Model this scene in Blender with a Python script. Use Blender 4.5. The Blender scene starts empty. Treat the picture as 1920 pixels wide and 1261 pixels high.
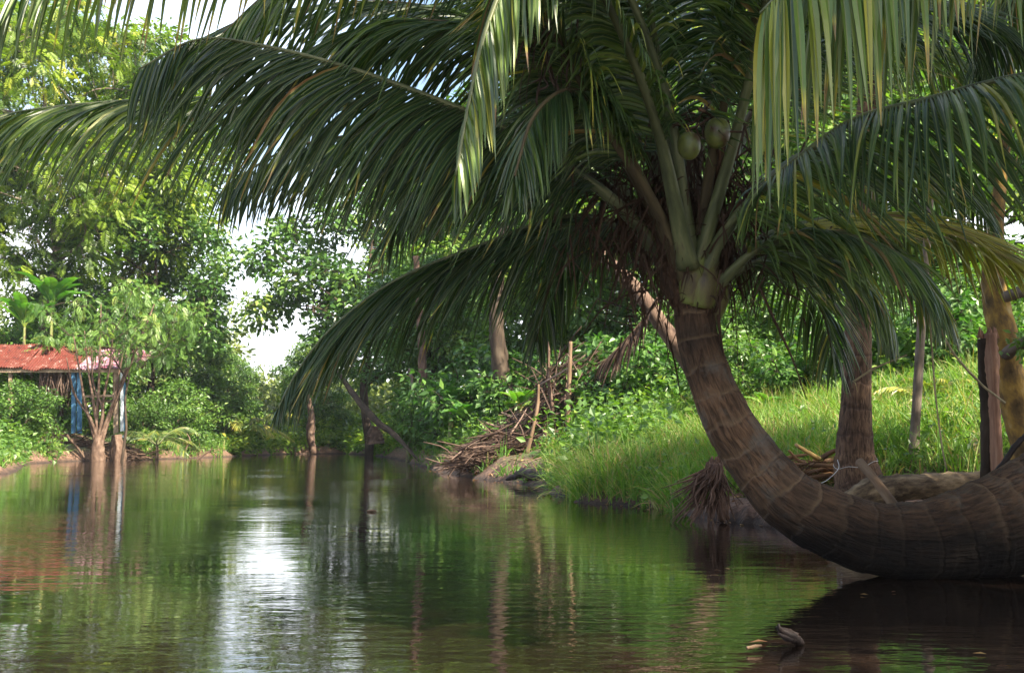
import bpy, math, random
import numpy as np
from mathutils import Vector, Matrix

C = bpy.context.scene.collection
PI = math.pi
F = 2133.0                      # focal length in photo pixels (40 mm on 36 mm, 1920 px wide)
HOR = 828.0                     # row of the horizon in the photo
CAMH = 0.8
TILT = math.atan((HOR - 630.5) / F)
FW = np.array([0, math.cos(TILT), math.sin(TILT)])
UP = np.array([0, -math.sin(TILT), math.cos(TILT)])


def P(px, py, Y):
    """world point seen at photo pixel (px, py) at depth Y"""
    d = FW + (630.5 - py) / F * UP + np.array([(px - 960) / F, 0, 0])
    return np.array([0, 0, CAMH]) + d * (Y / d[1])


def G0(px, py, z=0.0):
    d = FW + (630.5 - py) / F * UP + np.array([(px - 960) / F, 0, 0])
    return np.array([0, 0, CAMH]) + d * ((z - CAMH) / d[2])


def nrm(a):
    return a / np.maximum(np.linalg.norm(a, axis=-1, keepdims=True), 1e-9)


# ------------------------------------------------------------------ mesh building
class MB:
    def __init__(s):
        s.v, s.t, s.q, s.tint, s.tc, s.n = [], [], [], [], [], 0
        s.qs, s.ts = [], []

    def add(s, v, quads=None, tris=None, tint=None, tc=None, smooth=False):
        v = np.asarray(v, float).reshape(-1, 3)
        k = len(v)
        s.v.append(v)
        if quads is not None and len(quads):
            s.q.append(np.asarray(quads, int) + s.n); s.qs.append(np.full(len(quads), smooth))
        if tris is not None and len(tris):
            s.t.append(np.asarray(tris, int) + s.n); s.ts.append(np.full(len(tris), smooth))
        s.tint.append(np.full(k, 0.5) if tint is None else np.broadcast_to(np.asarray(tint, float), (k,)))
        s.tc.append(v if tc is None else tc)
        s.n += k

    def build(s, name, mat, parent=None, loc=None):
        me = bpy.data.meshes.new(name)
        v = np.concatenate(s.v) if s.v else np.zeros((0, 3))
        me.vertices.add(len(v)); me.vertices.foreach_set('co', v.astype(np.float32).ravel())
        q = np.concatenate(s.q) if s.q else np.zeros((0, 4), int)
        t = np.concatenate(s.t) if s.t else np.zeros((0, 3), int)
        loops = np.concatenate([q.ravel(), t.ravel()]).astype(np.int32)
        me.loops.add(len(loops)); me.loops.foreach_set('vertex_index', loops)
        tot = np.concatenate([np.full(len(q), 4), np.full(len(t), 3)]).astype(np.int32)
        st = np.concatenate([[0], np.cumsum(tot)[:-1]]).astype(np.int32)
        me.polygons.add(len(tot))
        me.polygons.foreach_set('loop_start', st); me.polygons.foreach_set('loop_total', tot)
        sm = np.concatenate([np.concatenate(s.qs) if s.qs else np.zeros(0, bool),
                             np.concatenate(s.ts) if s.ts else np.zeros(0, bool)])
        me.polygons.foreach_set('use_smooth', sm)
        me.update(calc_edges=True)
        a = me.attributes.new('tint', 'FLOAT', 'POINT'); a.data.foreach_set('value', np.concatenate(s.tint).astype(np.float32))
        a = me.attributes.new('tc', 'FLOAT_VECTOR', 'POINT'); a.data.foreach_set('vector', np.concatenate(s.tc).astype(np.float32).ravel())
        me.materials.append(mat)
        o = bpy.data.objects.new(name, me); C.objects.link(o)
        if parent is not None: o.parent = parent
        if loc is not None: o.location = loc
        return o


def spline(pts, n):
    p = np.asarray(pts, float)
    p = np.vstack([2 * p[0] - p[1], p, 2 * p[-1] - p[-2]])
    m = len(p) - 3
    seg = np.linalg.norm(np.diff(p[1:-1], axis=0), axis=1)
    cum = np.concatenate([[0], np.cumsum(seg)])
    s = np.linspace(0, cum[-1], n)
    i = np.clip(np.searchsorted(cum, s, 'right') - 1, 0, m - 1)
    u = ((s - cum[i]) / np.maximum(seg[i], 1e-9))[:, None]
    a, b, c, d = p[i], p[i + 1], p[i + 2], p[i + 3]
    return .5 * ((2 * b) + (-a + c) * u + (2 * a - 5 * b + 4 * c - d) * u**2 + (-a + 3 * b - 3 * c + d) * u**3)


def lerpr(r, n):
    r = np.asarray(r, float)
    return np.interp(np.linspace(0, 1, n), np.linspace(0, 1, len(r)), r)


def tube(mb, path, rad, sides=8, tint=.5, cap=True, flat=1.0, wob=0, rng=None, Rm=None):
    path = np.asarray(path, float); n = len(path)
    rad = np.broadcast_to(np.asarray(rad, float), (n,))
    T = nrm(np.gradient(path, axis=0))
    ref = np.array([0, 0, 1.]) if abs(T[0][2]) < .9 else np.array([1., 0, 0])
    N = np.zeros((n, 3)); a = np.cross(T[0], ref); a /= np.linalg.norm(a)
    for i in range(n):
        a = a - T[i] * np.dot(a, T[i]); a /= max(np.linalg.norm(a), 1e-9); N[i] = a
    B = np.cross(T, N)
    ang = np.linspace(0, 2 * PI, sides, endpoint=False)
    ca, sa = np.cos(ang), np.sin(ang) * flat
    R = rad[:, None] * np.ones((1, sides))
    if Rm is not None: R = Rm
    if wob:
        rng = rng or np.random.default_rng(1)
        R = R * (1 + wob * rng.normal(size=(n, sides)))
    v = path[:, None] + R[..., None] * (ca[None, :, None] * N[:, None] + sa[None, :, None] * B[:, None])
    L = np.concatenate([[0], np.cumsum(np.linalg.norm(np.diff(path, axis=0), axis=1))])
    tc = np.stack([rad[:, None] * ca, rad[:, None] * np.sin(ang), L[:, None] * np.ones((1, sides))], -1).reshape(-1, 3)
    v = v.reshape(-1, 3)
    i = np.arange(n - 1)[:, None] * sides; j = np.arange(sides)[None]; k = (j + 1) % sides
    q = np.stack([i + j, i + k, i + sides + k, i + sides + j], -1).reshape(-1, 4)
    tr = None
    if cap:
        v = np.vstack([v, path[0], path[-1]]); tc = np.vstack([tc, [0, 0, 0], [0, 0, L[-1]]])
        e = (n - 1) * sides; jj = np.arange(sides); kk = (jj + 1) % sides
        tr = np.vstack([np.stack([kk, jj, np.full(sides, n * sides)], -1), np.stack([e + jj, e + kk, np.full(sides, n * sides + 1)], -1)])
    if np.ndim(tint): tint = np.concatenate([np.repeat(tint, sides), [tint[0], tint[-1]] if cap else []])
    mb.add(v, q, tr, tint, tc, True)


def kites(mb, p, d, n, L, W, tint, fold=.12):
    """folded four-cornered leaves"""
    d = nrm(d); s = nrm(np.cross(d, n)); n = np.cross(s, d)
    L = np.asarray(L)[:, None] if np.ndim(L) else L
    W = np.asarray(W)[:, None] if np.ndim(W) else W
    a = p; b = p + d * L * .42 + s * W * .5 + n * W * fold; c = p + d * L - n * L * .08; e = p + d * L * .42 - s * W * .5 + n * W * fold
    k = len(p); v = np.stack([a, b, c, e], 1).reshape(-1, 3)
    i = np.arange(k)[:, None] * 4
    t = np.concatenate([i + [0, 1, 2], i + [0, 2, 3]])
    mb.add(v, None, t, np.repeat(tint, 4))


def blades(mb, p, d, w, L, W, seg=6, droop=.3, prof=None, fold=.25, tint=None, tipt=None, rng=None, side=None, bend=None):
    """long bending leaves: base p, first direction d, width direction w"""
    k = len(p)
    L = np.broadcast_to(L, (k,)); W = np.broadcast_to(W, (k,)); droop = np.broadcast_to(droop, (k,))
    prof = np.interp(np.linspace(0, 1, seg + 1), np.linspace(0, 1, len(prof)), prof)
    d = nrm(d); pos = p.copy(); rows = []; tt = []
    tint = np.full(k, .5) if tint is None else tint
    for j in range(seg + 1):
        ww = nrm(w - d * np.sum(w * d, 1, keepdims=True)); nn = np.cross(d, ww)
        h = (W * prof[j] * .5)[:, None]
        rows.append(np.stack([pos - ww * h, pos + nn * h * fold, pos + ww * h], 1))
        f = j / seg
        tt.append(np.repeat((tint if tipt is None else np.where(f > .82, np.maximum(tint, tipt), tint))[:, None], 3, 1))
        if j < seg:
            pos = pos + d * (L / seg)[:, None]
            g = np.zeros((k, 3)); g[:, 2] = -droop * (1.0 / seg) * ((1 + 1.2 * f) if bend is None else 2.3 * math.exp(-((f - bend) / .28) ** 2) + .25)
            if side is not None: g = g + side * (1.0 / seg)
            d = nrm(d + g)
    v = np.stack(rows, 1)                       # k, seg+1, 3, 3
    m = (seg + 1) * 3
    b = np.arange(k)[:, None, None] * m + np.arange(seg)[None, :, None] * 3 + np.arange(2)[None, None, :]
    q = np.stack([b, b + 1, b + 4, b + 3], -1).reshape(-1, 4)
    tc = np.zeros((k, seg + 1, 3, 3)); tc[..., 0, 0] = -1; tc[..., 2, 0] = 1
    mb.add(v.reshape(-1, 3), q, None, np.stack(tt, 1).ravel(), tc.reshape(-1, 3))


# ------------------------------------------------------------------ tagging
def tag(o, label=None, cat=None, group=None, kind=None):
    if label: o['label'] = label
    if cat: o['category'] = cat
    if group: o['group'] = group
    if kind: o['kind'] = kind
    return o


def empty(name, loc=(0, 0, 0), label=None, cat=None, group=None, rz=0):
    o = bpy.data.objects.new(name, None); C.objects.link(o); o.location = tuple(float(x) for x in loc)
    o.rotation_euler = (0, 0, rz); o.empty_display_size = .2
    return tag(o, label, cat, group)


def kids(o):
    return [c for c in KIDS.get(o.name, [])]


def copy_tree(o, loc, rz=0, sc=1, label=None, group=None):
    r = o.copy(); C.objects.link(r)
    r.location = tuple(float(x) for x in loc); r.rotation_euler = (0, 0, rz)
    r.scale = (sc, sc, sc) if np.ndim(sc) == 0 else tuple(float(x) for x in sc)
    if label: r['label'] = label
    if group: r['group'] = group
    for ch in list(o.children):
        c = ch.copy(); C.objects.link(c); c.parent = r
    return r


# ------------------------------------------------------------------ materials
def newmat(name):
    m = bpy.data.materials.new(name); m.use_nodes = True
    nt = m.node_tree; nt.nodes.clear()
    out = nt.nodes.new('ShaderNodeOutputMaterial')
    return m, nt, out


def N(nt, t, **kw):
    n = nt.nodes.new('ShaderNode' + t)
    for k, v in kw.items(): setattr(n, k, v)
    return n


def ramp(nt, stops, fac):
    r = N(nt, 'ValToRGB')
    while len(r.color_ramp.elements) < len(stops): r.color_ramp.elements.new(.5)
    for e, (p, c) in zip(r.color_ramp.elements, stops):
        e.position = p; e.color = (*c, 1)
    nt.links.new(fac, r.inputs[0])
    return r.outputs[0]


def leafmat(name, stops, rough=.42, trans=.32, spec=.5, tcol=(1.5, 1.7, .45), rib=None):
    m, nt, out = newmat(name); l = nt.links.new
    at = N(nt, 'Attribute', attribute_name='tint')
    geo = N(nt, 'NewGeometry')
    no = N(nt, 'TexNoise'); no.inputs['Scale'].default_value = 1.3; no.inputs['Detail'].default_value = 1
    l(geo.outputs['Position'], no.inputs['Vector'])
    ad = N(nt, 'Math', operation='MULTIPLY_ADD'); l(no.outputs[0], ad.inputs[0]); ad.inputs[1].default_value = .45; ad.inputs[2].default_value = -.22
    su = N(nt, 'Math', operation='ADD', use_clamp=True); l(at.outputs['Fac'], su.inputs[0]); l(ad.outputs[0], su.inputs[1])
    col = ramp(nt, stops, su.outputs[0])
    if rib:
        ta = N(nt, 'Attribute', attribute_name='tc'); sp = N(nt, 'SeparateXYZ'); l(ta.outputs['Vector'], sp.inputs[0])
        ab = N(nt, 'Math', operation='ABSOLUTE'); l(sp.outputs['X'], ab.inputs[0])
        mr = N(nt, 'MapRange'); l(ab.outputs[0], mr.inputs[0]); mr.inputs[1].default_value = .10; mr.inputs[2].default_value = .26; mr.inputs[3].default_value = .75; mr.inputs[4].default_value = 0
        rm = N(nt, 'Mix', data_type='RGBA'); l(mr.outputs[0], rm.inputs[0]); l(col, rm.inputs[6]); rm.inputs[7].default_value = (*rib, 1); col = rm.outputs[2]
    p = N(nt, 'BsdfPrincipled'); l(col, p.inputs['Base Color']); p.inputs['Roughness'].default_value = rough
    p.inputs['Specular IOR Level'].default_value = spec
    tr = N(nt, 'BsdfTranslucent')
    mx = N(nt, 'Mix', data_type='RGBA', blend_type='MULTIPLY'); mx.inputs[0].default_value = 1
    l(col, mx.inputs[6]); mx.inputs[7].default_value = (*tcol, 1); l(mx.outputs[2], tr.inputs['Color'])
    ms = N(nt, 'MixShader'); ms.inputs[0].default_value = trans
    l(p.outputs[0], ms.inputs[1]); l(tr.outputs[0], ms.inputs[2]); l(ms.outputs[0], out.inputs[0])
    return m


def solid(name, stops, scale=(6, 6, 1), rough=.85, bump=.4, detail=6, attr=True, spec=.2, dist=.02, tintmix=0.0, dark=None):
    """rough surface with stretched noise in tube coordinates"""
    m, nt, out = newmat(name); l = nt.links.new
    if attr:
        at = N(nt, 'Attribute', attribute_name='tc'); vec = at.outputs['Vector']
    else:
        at = N(nt, 'NewGeometry'); vec = at.outputs['Position']
    mp = N(nt, 'Mapping'); mp.inputs['Scale'].default_value = scale; l(vec, mp.inputs[0])
    no = N(nt, 'TexNoise'); no.inputs['Scale'].default_value = 1; no.inputs['Detail'].default_value = detail; no.inputs['Roughness'].default_value = .62
    l(mp.outputs[0], no.inputs['Vector'])
    col = ramp(nt, stops, no.outputs[0])
    p = N(nt, 'BsdfPrincipled'); l(col, p.inputs['Base Color']); p.inputs['Roughness'].default_value = rough
    p.inputs['Specular IOR Level'].default_value = spec
    b = N(nt, 'Bump'); b.inputs['Strength'].default_value = bump; b.inputs['Distance'].default_value = dist
    l(no.outputs[0], b.inputs['Height']); l(b.outputs[0], p.inputs['Normal']); l(p.outputs[0], out.inputs[0])
    return m


def palmbark(name, cA, cB, cRing, ring=.17, wr=60, lichen=None, dist=.02, wet=False, patch=None):
    """ring scars with fine wrinkles along the stem; tc.z is the length along it"""
    m, nt, out = newmat(name); l = nt.links.new
    at = N(nt, 'Attribute', attribute_name='tc')
    # wrinkle noise
    mp = N(nt, 'Mapping'); mp.inputs['Scale'].default_value = (wr, wr, wr * .16); l(at.outputs['Vector'], mp.inputs[0])
    wn = N(nt, 'TexNoise'); wn.inputs['Scale'].default_value = 1; wn.inputs['Detail'].default_value = 4; wn.inputs['Distortion'].default_value = .8; l(mp.outputs[0], wn.inputs['Vector'])
    big = N(nt, 'TexNoise'); big.inputs['Scale'].default_value = 2.2; big.inputs['Detail'].default_value = 5; l(at.outputs['Vector'], big.inputs['Vector'])
    sx = N(nt, 'SeparateXYZ'); l(at.outputs['Vector'], sx.inputs[0])
    wob = N(nt, 'TexNoise'); wob.inputs['Scale'].default_value = 5; wob.inputs['Detail'].default_value = 3; l(at.outputs['Vector'], wob.inputs['Vector'])
    a = N(nt, 'Math', operation='MULTIPLY_ADD'); l(wob.outputs[0], a.inputs[0]); a.inputs[1].default_value = .16; l(sx.outputs['Z'], a.inputs[2])
    d = N(nt, 'Math', operation='DIVIDE'); l(a.outputs[0], d.inputs[0]); d.inputs[1].default_value = ring
    fr = N(nt, 'Math', operation='FRACT'); l(d.outputs[0], fr.inputs[0])
    rr = N(nt, 'ValToRGB'); l(fr.outputs[0], rr.inputs[0])
    cr = rr.color_ramp; cr.elements[0].position = 0; cr.elements[0].color = (1, 1, 1, 1); cr.elements[1].position = .13; cr.elements[1].color = (.25, .25, .25, 1)
    e = cr.elements.new(.9); e.color = (.0, .0, .0, 1); e = cr.elements.new(.97); e.color = (1, 1, 1, 1)
    base = N(nt, 'Mix', data_type='RGBA'); base.inputs[6].default_value = (*cA, 1); base.inputs[7].default_value = (*cB, 1)
    bc = N(nt, 'MapRange'); l(big.outputs[0], bc.inputs[0]); bc.inputs[1].default_value = .35; bc.inputs[2].default_value = .65; l(bc.outputs[0], base.inputs[0])
    m2 = N(nt, 'Mix', data_type='RGBA', blend_type='MULTIPLY'); l(base.outputs[2], m2.inputs[6])
    wc = ramp(nt, [(.36, (.22, .20, .18)), (.62, (1.4, 1.35, 1.3))], wn.outputs[0]); l(wc, m2.inputs[7]); m2.inputs[0].default_value = .8
    m3 = N(nt, 'Mix', data_type='RGBA'); l(m2.outputs[2], m3.inputs[6]); m3.inputs[7].default_value = (*cRing, 1)
    mu = N(nt, 'Math', operation='MULTIPLY'); l(rr.outputs[0], mu.inputs[0]); l(wob.outputs[0], mu.inputs[1]); l(mu.outputs[0], m3.inputs[0])
    col = m3.outputs[2]
    if lichen:
        ln = N(nt, 'TexNoise'); ln.inputs['Scale'].default_value = 7; ln.inputs['Detail'].default_value = 6; l(at.outputs['Vector'], ln.inputs['Vector'])
        lr = N(nt, 'MapRange'); l(ln.outputs[0], lr.inputs[0]); lr.inputs[1].default_value = .52; lr.inputs[2].default_value = .62
        m4 = N(nt, 'Mix', data_type='RGBA'); l(col, m4.inputs[6]); m4.inputs[7].default_value = (*lichen, 1); l(lr.outputs[0], m4.inputs[0]); col = m4.outputs[2]
    if patch:
        pn = N(nt, 'TexNoise'); pn.inputs['Scale'].default_value = 4.5; pn.inputs['Detail'].default_value = 7; pn.inputs['Roughness'].default_value = .7; l(at.outputs['Vector'], pn.inputs['Vector'])
        pr = N(nt, 'MapRange'); l(pn.outputs[0], pr.inputs[0]); pr.inputs[1].default_value = .52; pr.inputs[2].default_value = .66; pr.inputs[4].default_value = .75
        m6 = N(nt, 'Mix', data_type='RGBA'); l(pr.outputs[0], m6.inputs[0]); l(col, m6.inputs[6]); m6.inputs[7].default_value = (*patch, 1); col = m6.outputs[2]
    if wet:      # wet bark near the water, with the underside's shade painted in too
        gp = N(nt, 'NewGeometry'); sz = N(nt, 'SeparateXYZ'); l(gp.outputs['Position'], sz.inputs[0])
        wz = N(nt, 'Math', operation='MULTIPLY_ADD'); l(big.outputs[0], wz.inputs[0]); wz.inputs[1].default_value = -.5; l(sz.outputs['Z'], wz.inputs[2])
        wr_ = N(nt, 'MapRange'); l(wz.outputs[0], wr_.inputs[0]); wr_.inputs[1].default_value = -.04; wr_.inputs[2].default_value = .30; wr_.inputs[3].default_value = .07; wr_.inputs[4].default_value = 1
        m5 = N(nt, 'Mix', data_type='RGBA', blend_type='MULTIPLY'); m5.inputs[0].default_value = 1; l(col, m5.inputs[6]); l(wr_.outputs[0], m5.inputs[7]); col = m5.outputs[2]
    p = N(nt, 'BsdfPrincipled'); l(col, p.inputs['Base Color']); p.inputs['Roughness'].default_value = .85; p.inputs['Specular IOR Level'].default_value = .2
    hs = N(nt, 'Math', operation='MULTIPLY_ADD'); l(rr.outputs[0], hs.inputs[0]); hs.inputs[1].default_value = -.5; l(wn.outputs[0], hs.inputs[2])
    b = N(nt, 'Bump'); b.inputs['Strength'].default_value = .7; b.inputs['Distance'].default_value = dist
    l(hs.outputs[0], b.inputs['Height']); l(b.outputs[0], p.inputs['Normal']); l(p.outputs[0], out.inputs[0])
    return m


M = {}
GD, GM, GL, GY, BR = (.018, .045, .010), (.045, .10, .016), (.10, .19, .028), (.26, .26, .05), (.20, .10, .045)
M['palm_leaf'] = leafmat('palm_leaf', [(0, (.014, .034, .012)), (.4, (.024, .056, .016)), (.65, (.10, .16, .03)), (.86, (.38, .33, .05)), (1, (.20, .11, .055))], rough=.38, trans=.22, spec=.55, tcol=(1.6, 1.9, .4), rib=(.15, .17, .06))
M['leaf_dark'] = leafmat('leaf_dark', [(0, (.028, .07, .016)), (.5, (.062, .135, .028)), (.85, (.12, .20, .04)), (1, (.18, .24, .05))], rough=.34, trans=.28)
M['leaf_mid'] = leafmat('leaf_mid', [(0, (.025, .06, .014)), (.45, (.07, .145, .028)), (.8, (.13, .22, .04)), (1, (.22, .27, .06))], trans=.36)
M['leaf_yel'] = leafmat('leaf_yellow_green', [(0, (.025, .055, .008)), (.4, (.085, .15, .015)), (.8, (.19, .26, .025)), (1, (.34, .32, .05))], trans=.42)
M['leaf_blue'] = leafmat('leaf_blue_green', [(0, (.026, .06, .015)), (.5, (.058, .125, .030)), (.85, (.11, .20, .04)), (1, (.19, .27, .06))], rough=.36, trans=.34, tcol=(1.2, 1.8, .6))
M['leaf_far'] = leafmat('leaf_far', [(0, (.06, .09, .03)), (.5, (.12, .16, .045)), (1, (.22, .23, .07))], trans=.3)
M['banana'] = leafmat('banana_leaf', [(0, (.03, .08, .02)), (.5, (.06, .16, .035)), (.85, (.15, .25, .05)), (.95, (.4, .35, .06)), (1, (.25, .13, .05))], rough=.38, trans=.4, tcol=(1.4, 1.8, .4))
M['grass'] = leafmat('grass_blade', [(0, (.03, .075, .012)), (.45, (.075, .17, .022)), (.8, (.15, .26, .035)), (.93, (.28, .27, .10)), (1, (.30, .20, .11))], rough=.5, trans=.4)
M['dry'] = leafmat('dry_leaf', [(0, (.014, .009, .006)), (.4, (.045, .028, .02)), (.8, (.13, .085, .065)), (1, (.26, .19, .15))], rough=.7, trans=.15, spec=.2, tcol=(1.2, 1, .8))
M['litter'] = leafmat('leaf_litter', [(0, (.04, .025, .015)), (.4, (.12, .065, .035)), (.8, (.27, .15, .07)), (1, (.40, .28, .10))], rough=.7, trans=.15, spec=.2, tcol=(1.2, 1, .8))
M['petiole'] = solid('petiole_skin', [(.3, (.03, .036, .015)), (.48, (.075, .088, .034)), (.62, (.13, .14, .06)), (.72, (.07, .048, .028))], (14, 14, 3), rough=.5, bump=.15, spec=.4)
M['petiole_dark'] = solid('brown_petiole', [(.3, (.035, .028, .016)), (.5, (.075, .058, .030)), (.7, (.12, .10, .05))], (14, 14, 3), rough=.7, bump=.4)
M['sheath'] = solid('leaf_sheath_skin', [(.34, (.05, .032, .02)), (.44, (.10, .085, .03)), (.56, (.13, .16, .035)), (.7, (.24, .24, .07))], (7, 7, 3), rough=.5, bump=.2, spec=.4)
M['fibre'] = solid('crown_fibre', [(.3, (.02, .014, .010)), (.5, (.06, .035, .022)), (.7, (.15, .085, .05))], (50, 50, 6), rough=.95, bump=.8)
M['bark_main'] = palmbark('bent_palm_bark', (.022, .015, .011), (.118, .068, .038), (.17, .115, .068), .18, 44, wet=True, dist=.045, patch=(.10, .09, .075))
M['bark_second'] = palmbark('upright_palm_bark', (.07, .042, .028), (.16, .10, .06), (.035, .02, .014), .26, 50, dist=.03)
M['bark_grey'] = solid('grey_bark', [(.3, (.06, .048, .036)), (.5, (.14, .11, .085)), (.7, (.24, .20, .165))], (5, 5, 2), bump=.5)
M['bark_brown'] = solid('brown_bark', [(.3, (.016, .012, .009)), (.5, (.04, .028, .02)), (.7, (.08, .06, .042))], (6, 6, 2), bump=.6)
M['bark_pink'] = solid('pale_pink_bark', [(.3, (.03, .02, .014)), (.5, (.09, .056, .040)), (.7, (.17, .12, .09))], (5, 5, 3), bump=.6)
M['bark_lichen'] = solid('lichen_bark', [(.28, (.03, .022, .012)), (.45, (.12, .075, .03)), (.58, (.28, .17, .04)), (.75, (.36, .29, .15))], (7, 7, 4), bump=.9, detail=8, dist=.03)
M['wood_split'] = solid('split_wood', [(.3, (.10, .05, .035)), (.5, (.24, .13, .085)), (.7, (.36, .23, .15))], (18, 18, 1.5), bump=.7)
M['wood_pale'] = solid('peeled_stick', [(.3, (.07, .045, .028)), (.5, (.14, .09, .055)), (.7, (.21, .15, .10))], (18, 18, 2), bump=.3)
M['log'] = solid('fallen_log_bark', [(.35, (.03, .02, .013)), (.5, (.11, .078, .046)), (.65, (.22, .165, .10))], (14, 14, 4), bump=1)
M['wet_wood'] = solid('wet_wood', [(.3, (.008, .006, .005)), (.5, (.02, .013, .011)), (.7, (.06, .042, .034))], (12, 12, 3), rough=.6, bump=.8, spec=.25)
M['root'] = solid('root_skin', [(.3, (.035, .02, .014)), (.5, (.095, .055, .038)), (.7, (.19, .12, .085))], (20, 20, 6), bump=.5)
M['coconut'] = solid('coconut_skin', [(.38, (.05, .03, .012)), (.45, (.06, .07, .014)), (.55, (.10, .115, .022)), (.68, (.16, .12, .035))], (6, 6, 6), rough=.42, bump=.05, attr=False, spec=.4)
M['wire'] = solid('pale_rope', [(.3, (.25, .25, .24)), (.7, (.42, .42, .42))], (9, 9, 9), rough=.5, bump=.1)
M['vine'] = solid('vine_bark', [(.3, (.12, .09, .05)), (.7, (.40, .34, .20))], (9, 9, 3), bump=.3)


def roofmat(name, stops, spec=.3):
    m, nt, out = newmat(name); l = nt.links.new
    g = N(nt, 'NewGeometry')
    a = N(nt, 'TexNoise'); a.inputs['Scale'].default_value = 1.6; a.inputs['Detail'].default_value = 10; a.inputs['Roughness'].default_value = .85
    l(g.outputs['Position'], a.inputs['Vector'])
    col = ramp(nt, stops, a.outputs[0])
    p = N(nt, 'BsdfPrincipled'); l(col, p.inputs['Base Color']); p.inputs['Roughness'].default_value = .65; l(p.outputs[0], out.inputs[0])
    p.inputs['Specular IOR Level'].default_value = spec
    return m


M['roof_red'] = roofmat('rusty_red_sheet', [(.40, (.018, .008, .006)), (.44, (.06, .014, .010)), (.49, (.13, .024, .016)), (.52, (.05, .018, .012)), (.56, (.14, .035, .024)), (.62, (.26, .20, .18))])
M['roof_pink'] = roofmat('faded_pink_sheet', [(.34, (.06, .03, .035)), (.44, (.20, .055, .085)), (.50, (.25, .10, .14)), (.56, (.33, .25, .28)), (.62, (.13, .05, .05))])
M['paint_blue'] = solid('peeling_blue_paint', [(.3, (.015, .03, .05)), (.45, (.03, .09, .17)), (.58, (.06, .15, .24)), (.68, (.25, .32, .35))], (3, 3, .8), rough=.7, bump=.2, attr=False)
M['paint_white'] = solid('weathered_white_paint', [(.35, (.25, .28, .3)), (.55, (.5, .55, .58)), (.75, (.65, .66, .66))], (3, 3, .8), rough=.7, bump=.2, attr=False)
M['timber'] = solid('grey_timber', [(.3, (.10, .07, .05)), (.5, (.22, .16, .11)), (.7, (.36, .28, .20))], (3, 3, 3), rough=.9, bump=.3, attr=False)

# ------------------------------------------------------------------ ground and water
shore = []
for px, py in [(0, 888), (50, 869), (140, 864), (260, 862), (400, 857), (540, 851), (640, 850), (700, 853), (745, 860), (790, 872), (835, 886), (900, 897), (970, 905),
               (1030, 914), (1052, 928), (1075, 941), (1200, 948), (1290, 965), (1390, 978), (1480, 990)]:
    g = G0(px, py); shore.append((g[0], g[1]))
shore += [(3.15, 9.7), (3.7, 8.6), (3.75, 7.6), (3.6, 5.5), (3.5, 2), (4, -8), (4, -30), (-60, -30), (-60, 4), (-24, 16), (-16, 23)]
shore = np.array(shore)


def sdist(x, y):
    """distance to the shoreline, positive on land"""
    x = np.asarray(x, float); y = np.asarray(y, float)
    sh = x.shape; p = np.stack([x.ravel(), y.ravel()], 1)
    a = shore; b = np.roll(shore, -1, 0)
    best = np.full(len(p), 1e9); inside = np.zeros(len(p), bool)
    for i in range(len(a)):
        ab = b[i] - a[i]; t = np.clip(((p - a[i]) @ ab) / (ab @ ab), 0, 1)
        dd = np.hypot(*(p - (a[i] + t[:, None] * ab)).T); best = np.minimum(best, dd)
        c = (a[i][1] > p[:, 1]) != (b[i][1] > p[:, 1])
        with np.errstate(divide='ignore', invalid='ignore'):
            xi = a[i][0] + (p[:, 1] - a[i][1]) / (b[i][1] - a[i][1]) * (b[i][0] - a[i][0])
        inside ^= c & (p[:, 0] < xi)
    return np.where(inside, -best, best).reshape(sh)


def sst(x): x = np.clip(x, 0, 1); return x * x * (3 - 2 * x)


def wav(x, y):
    return (np.sin(x * 1.3 + y * .7) * .5 + np.sin(x * .45 - y * .9 + 2) * .6 + np.sin(x * 2.9 + 1.3 * y + 1) * .22 + np.sin(x * 5.1 - y * 4.3) * .12)


def hgt(x, y):
    x = np.asarray(x, float); y = np.asarray(y, float)
    s = sdist(x, y) + .12 * wav(x * 2, y * 2) * np.clip(y / 20, 0.3, 1.5)
    near = sst((26 - y) / 8.) * sst((x + 1) / 2.)                      # grassy bank on the right
    flat = sst((13.2 - y) / 1.0) * near
    rise_n = .10 * sst(s / .2) + .25 * np.clip(s - 1.3 * flat, 0, 5.4) + .02 * np.clip(s - 6, 0, 40) + .12 * flat
    rise_f = .35 * sst(s / .5) + .24 * np.clip(s, 0, 5) + .035 * np.clip(s - 5, 0, 60)
    land = rise_f * (1 - near) + rise_n * near
    land = land + .06 * wav(x, y) * sst(s / 2)
    sea = np.maximum(s * .35, -1.2) - .02
    return np.where(s > 0, land, sea)


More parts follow.
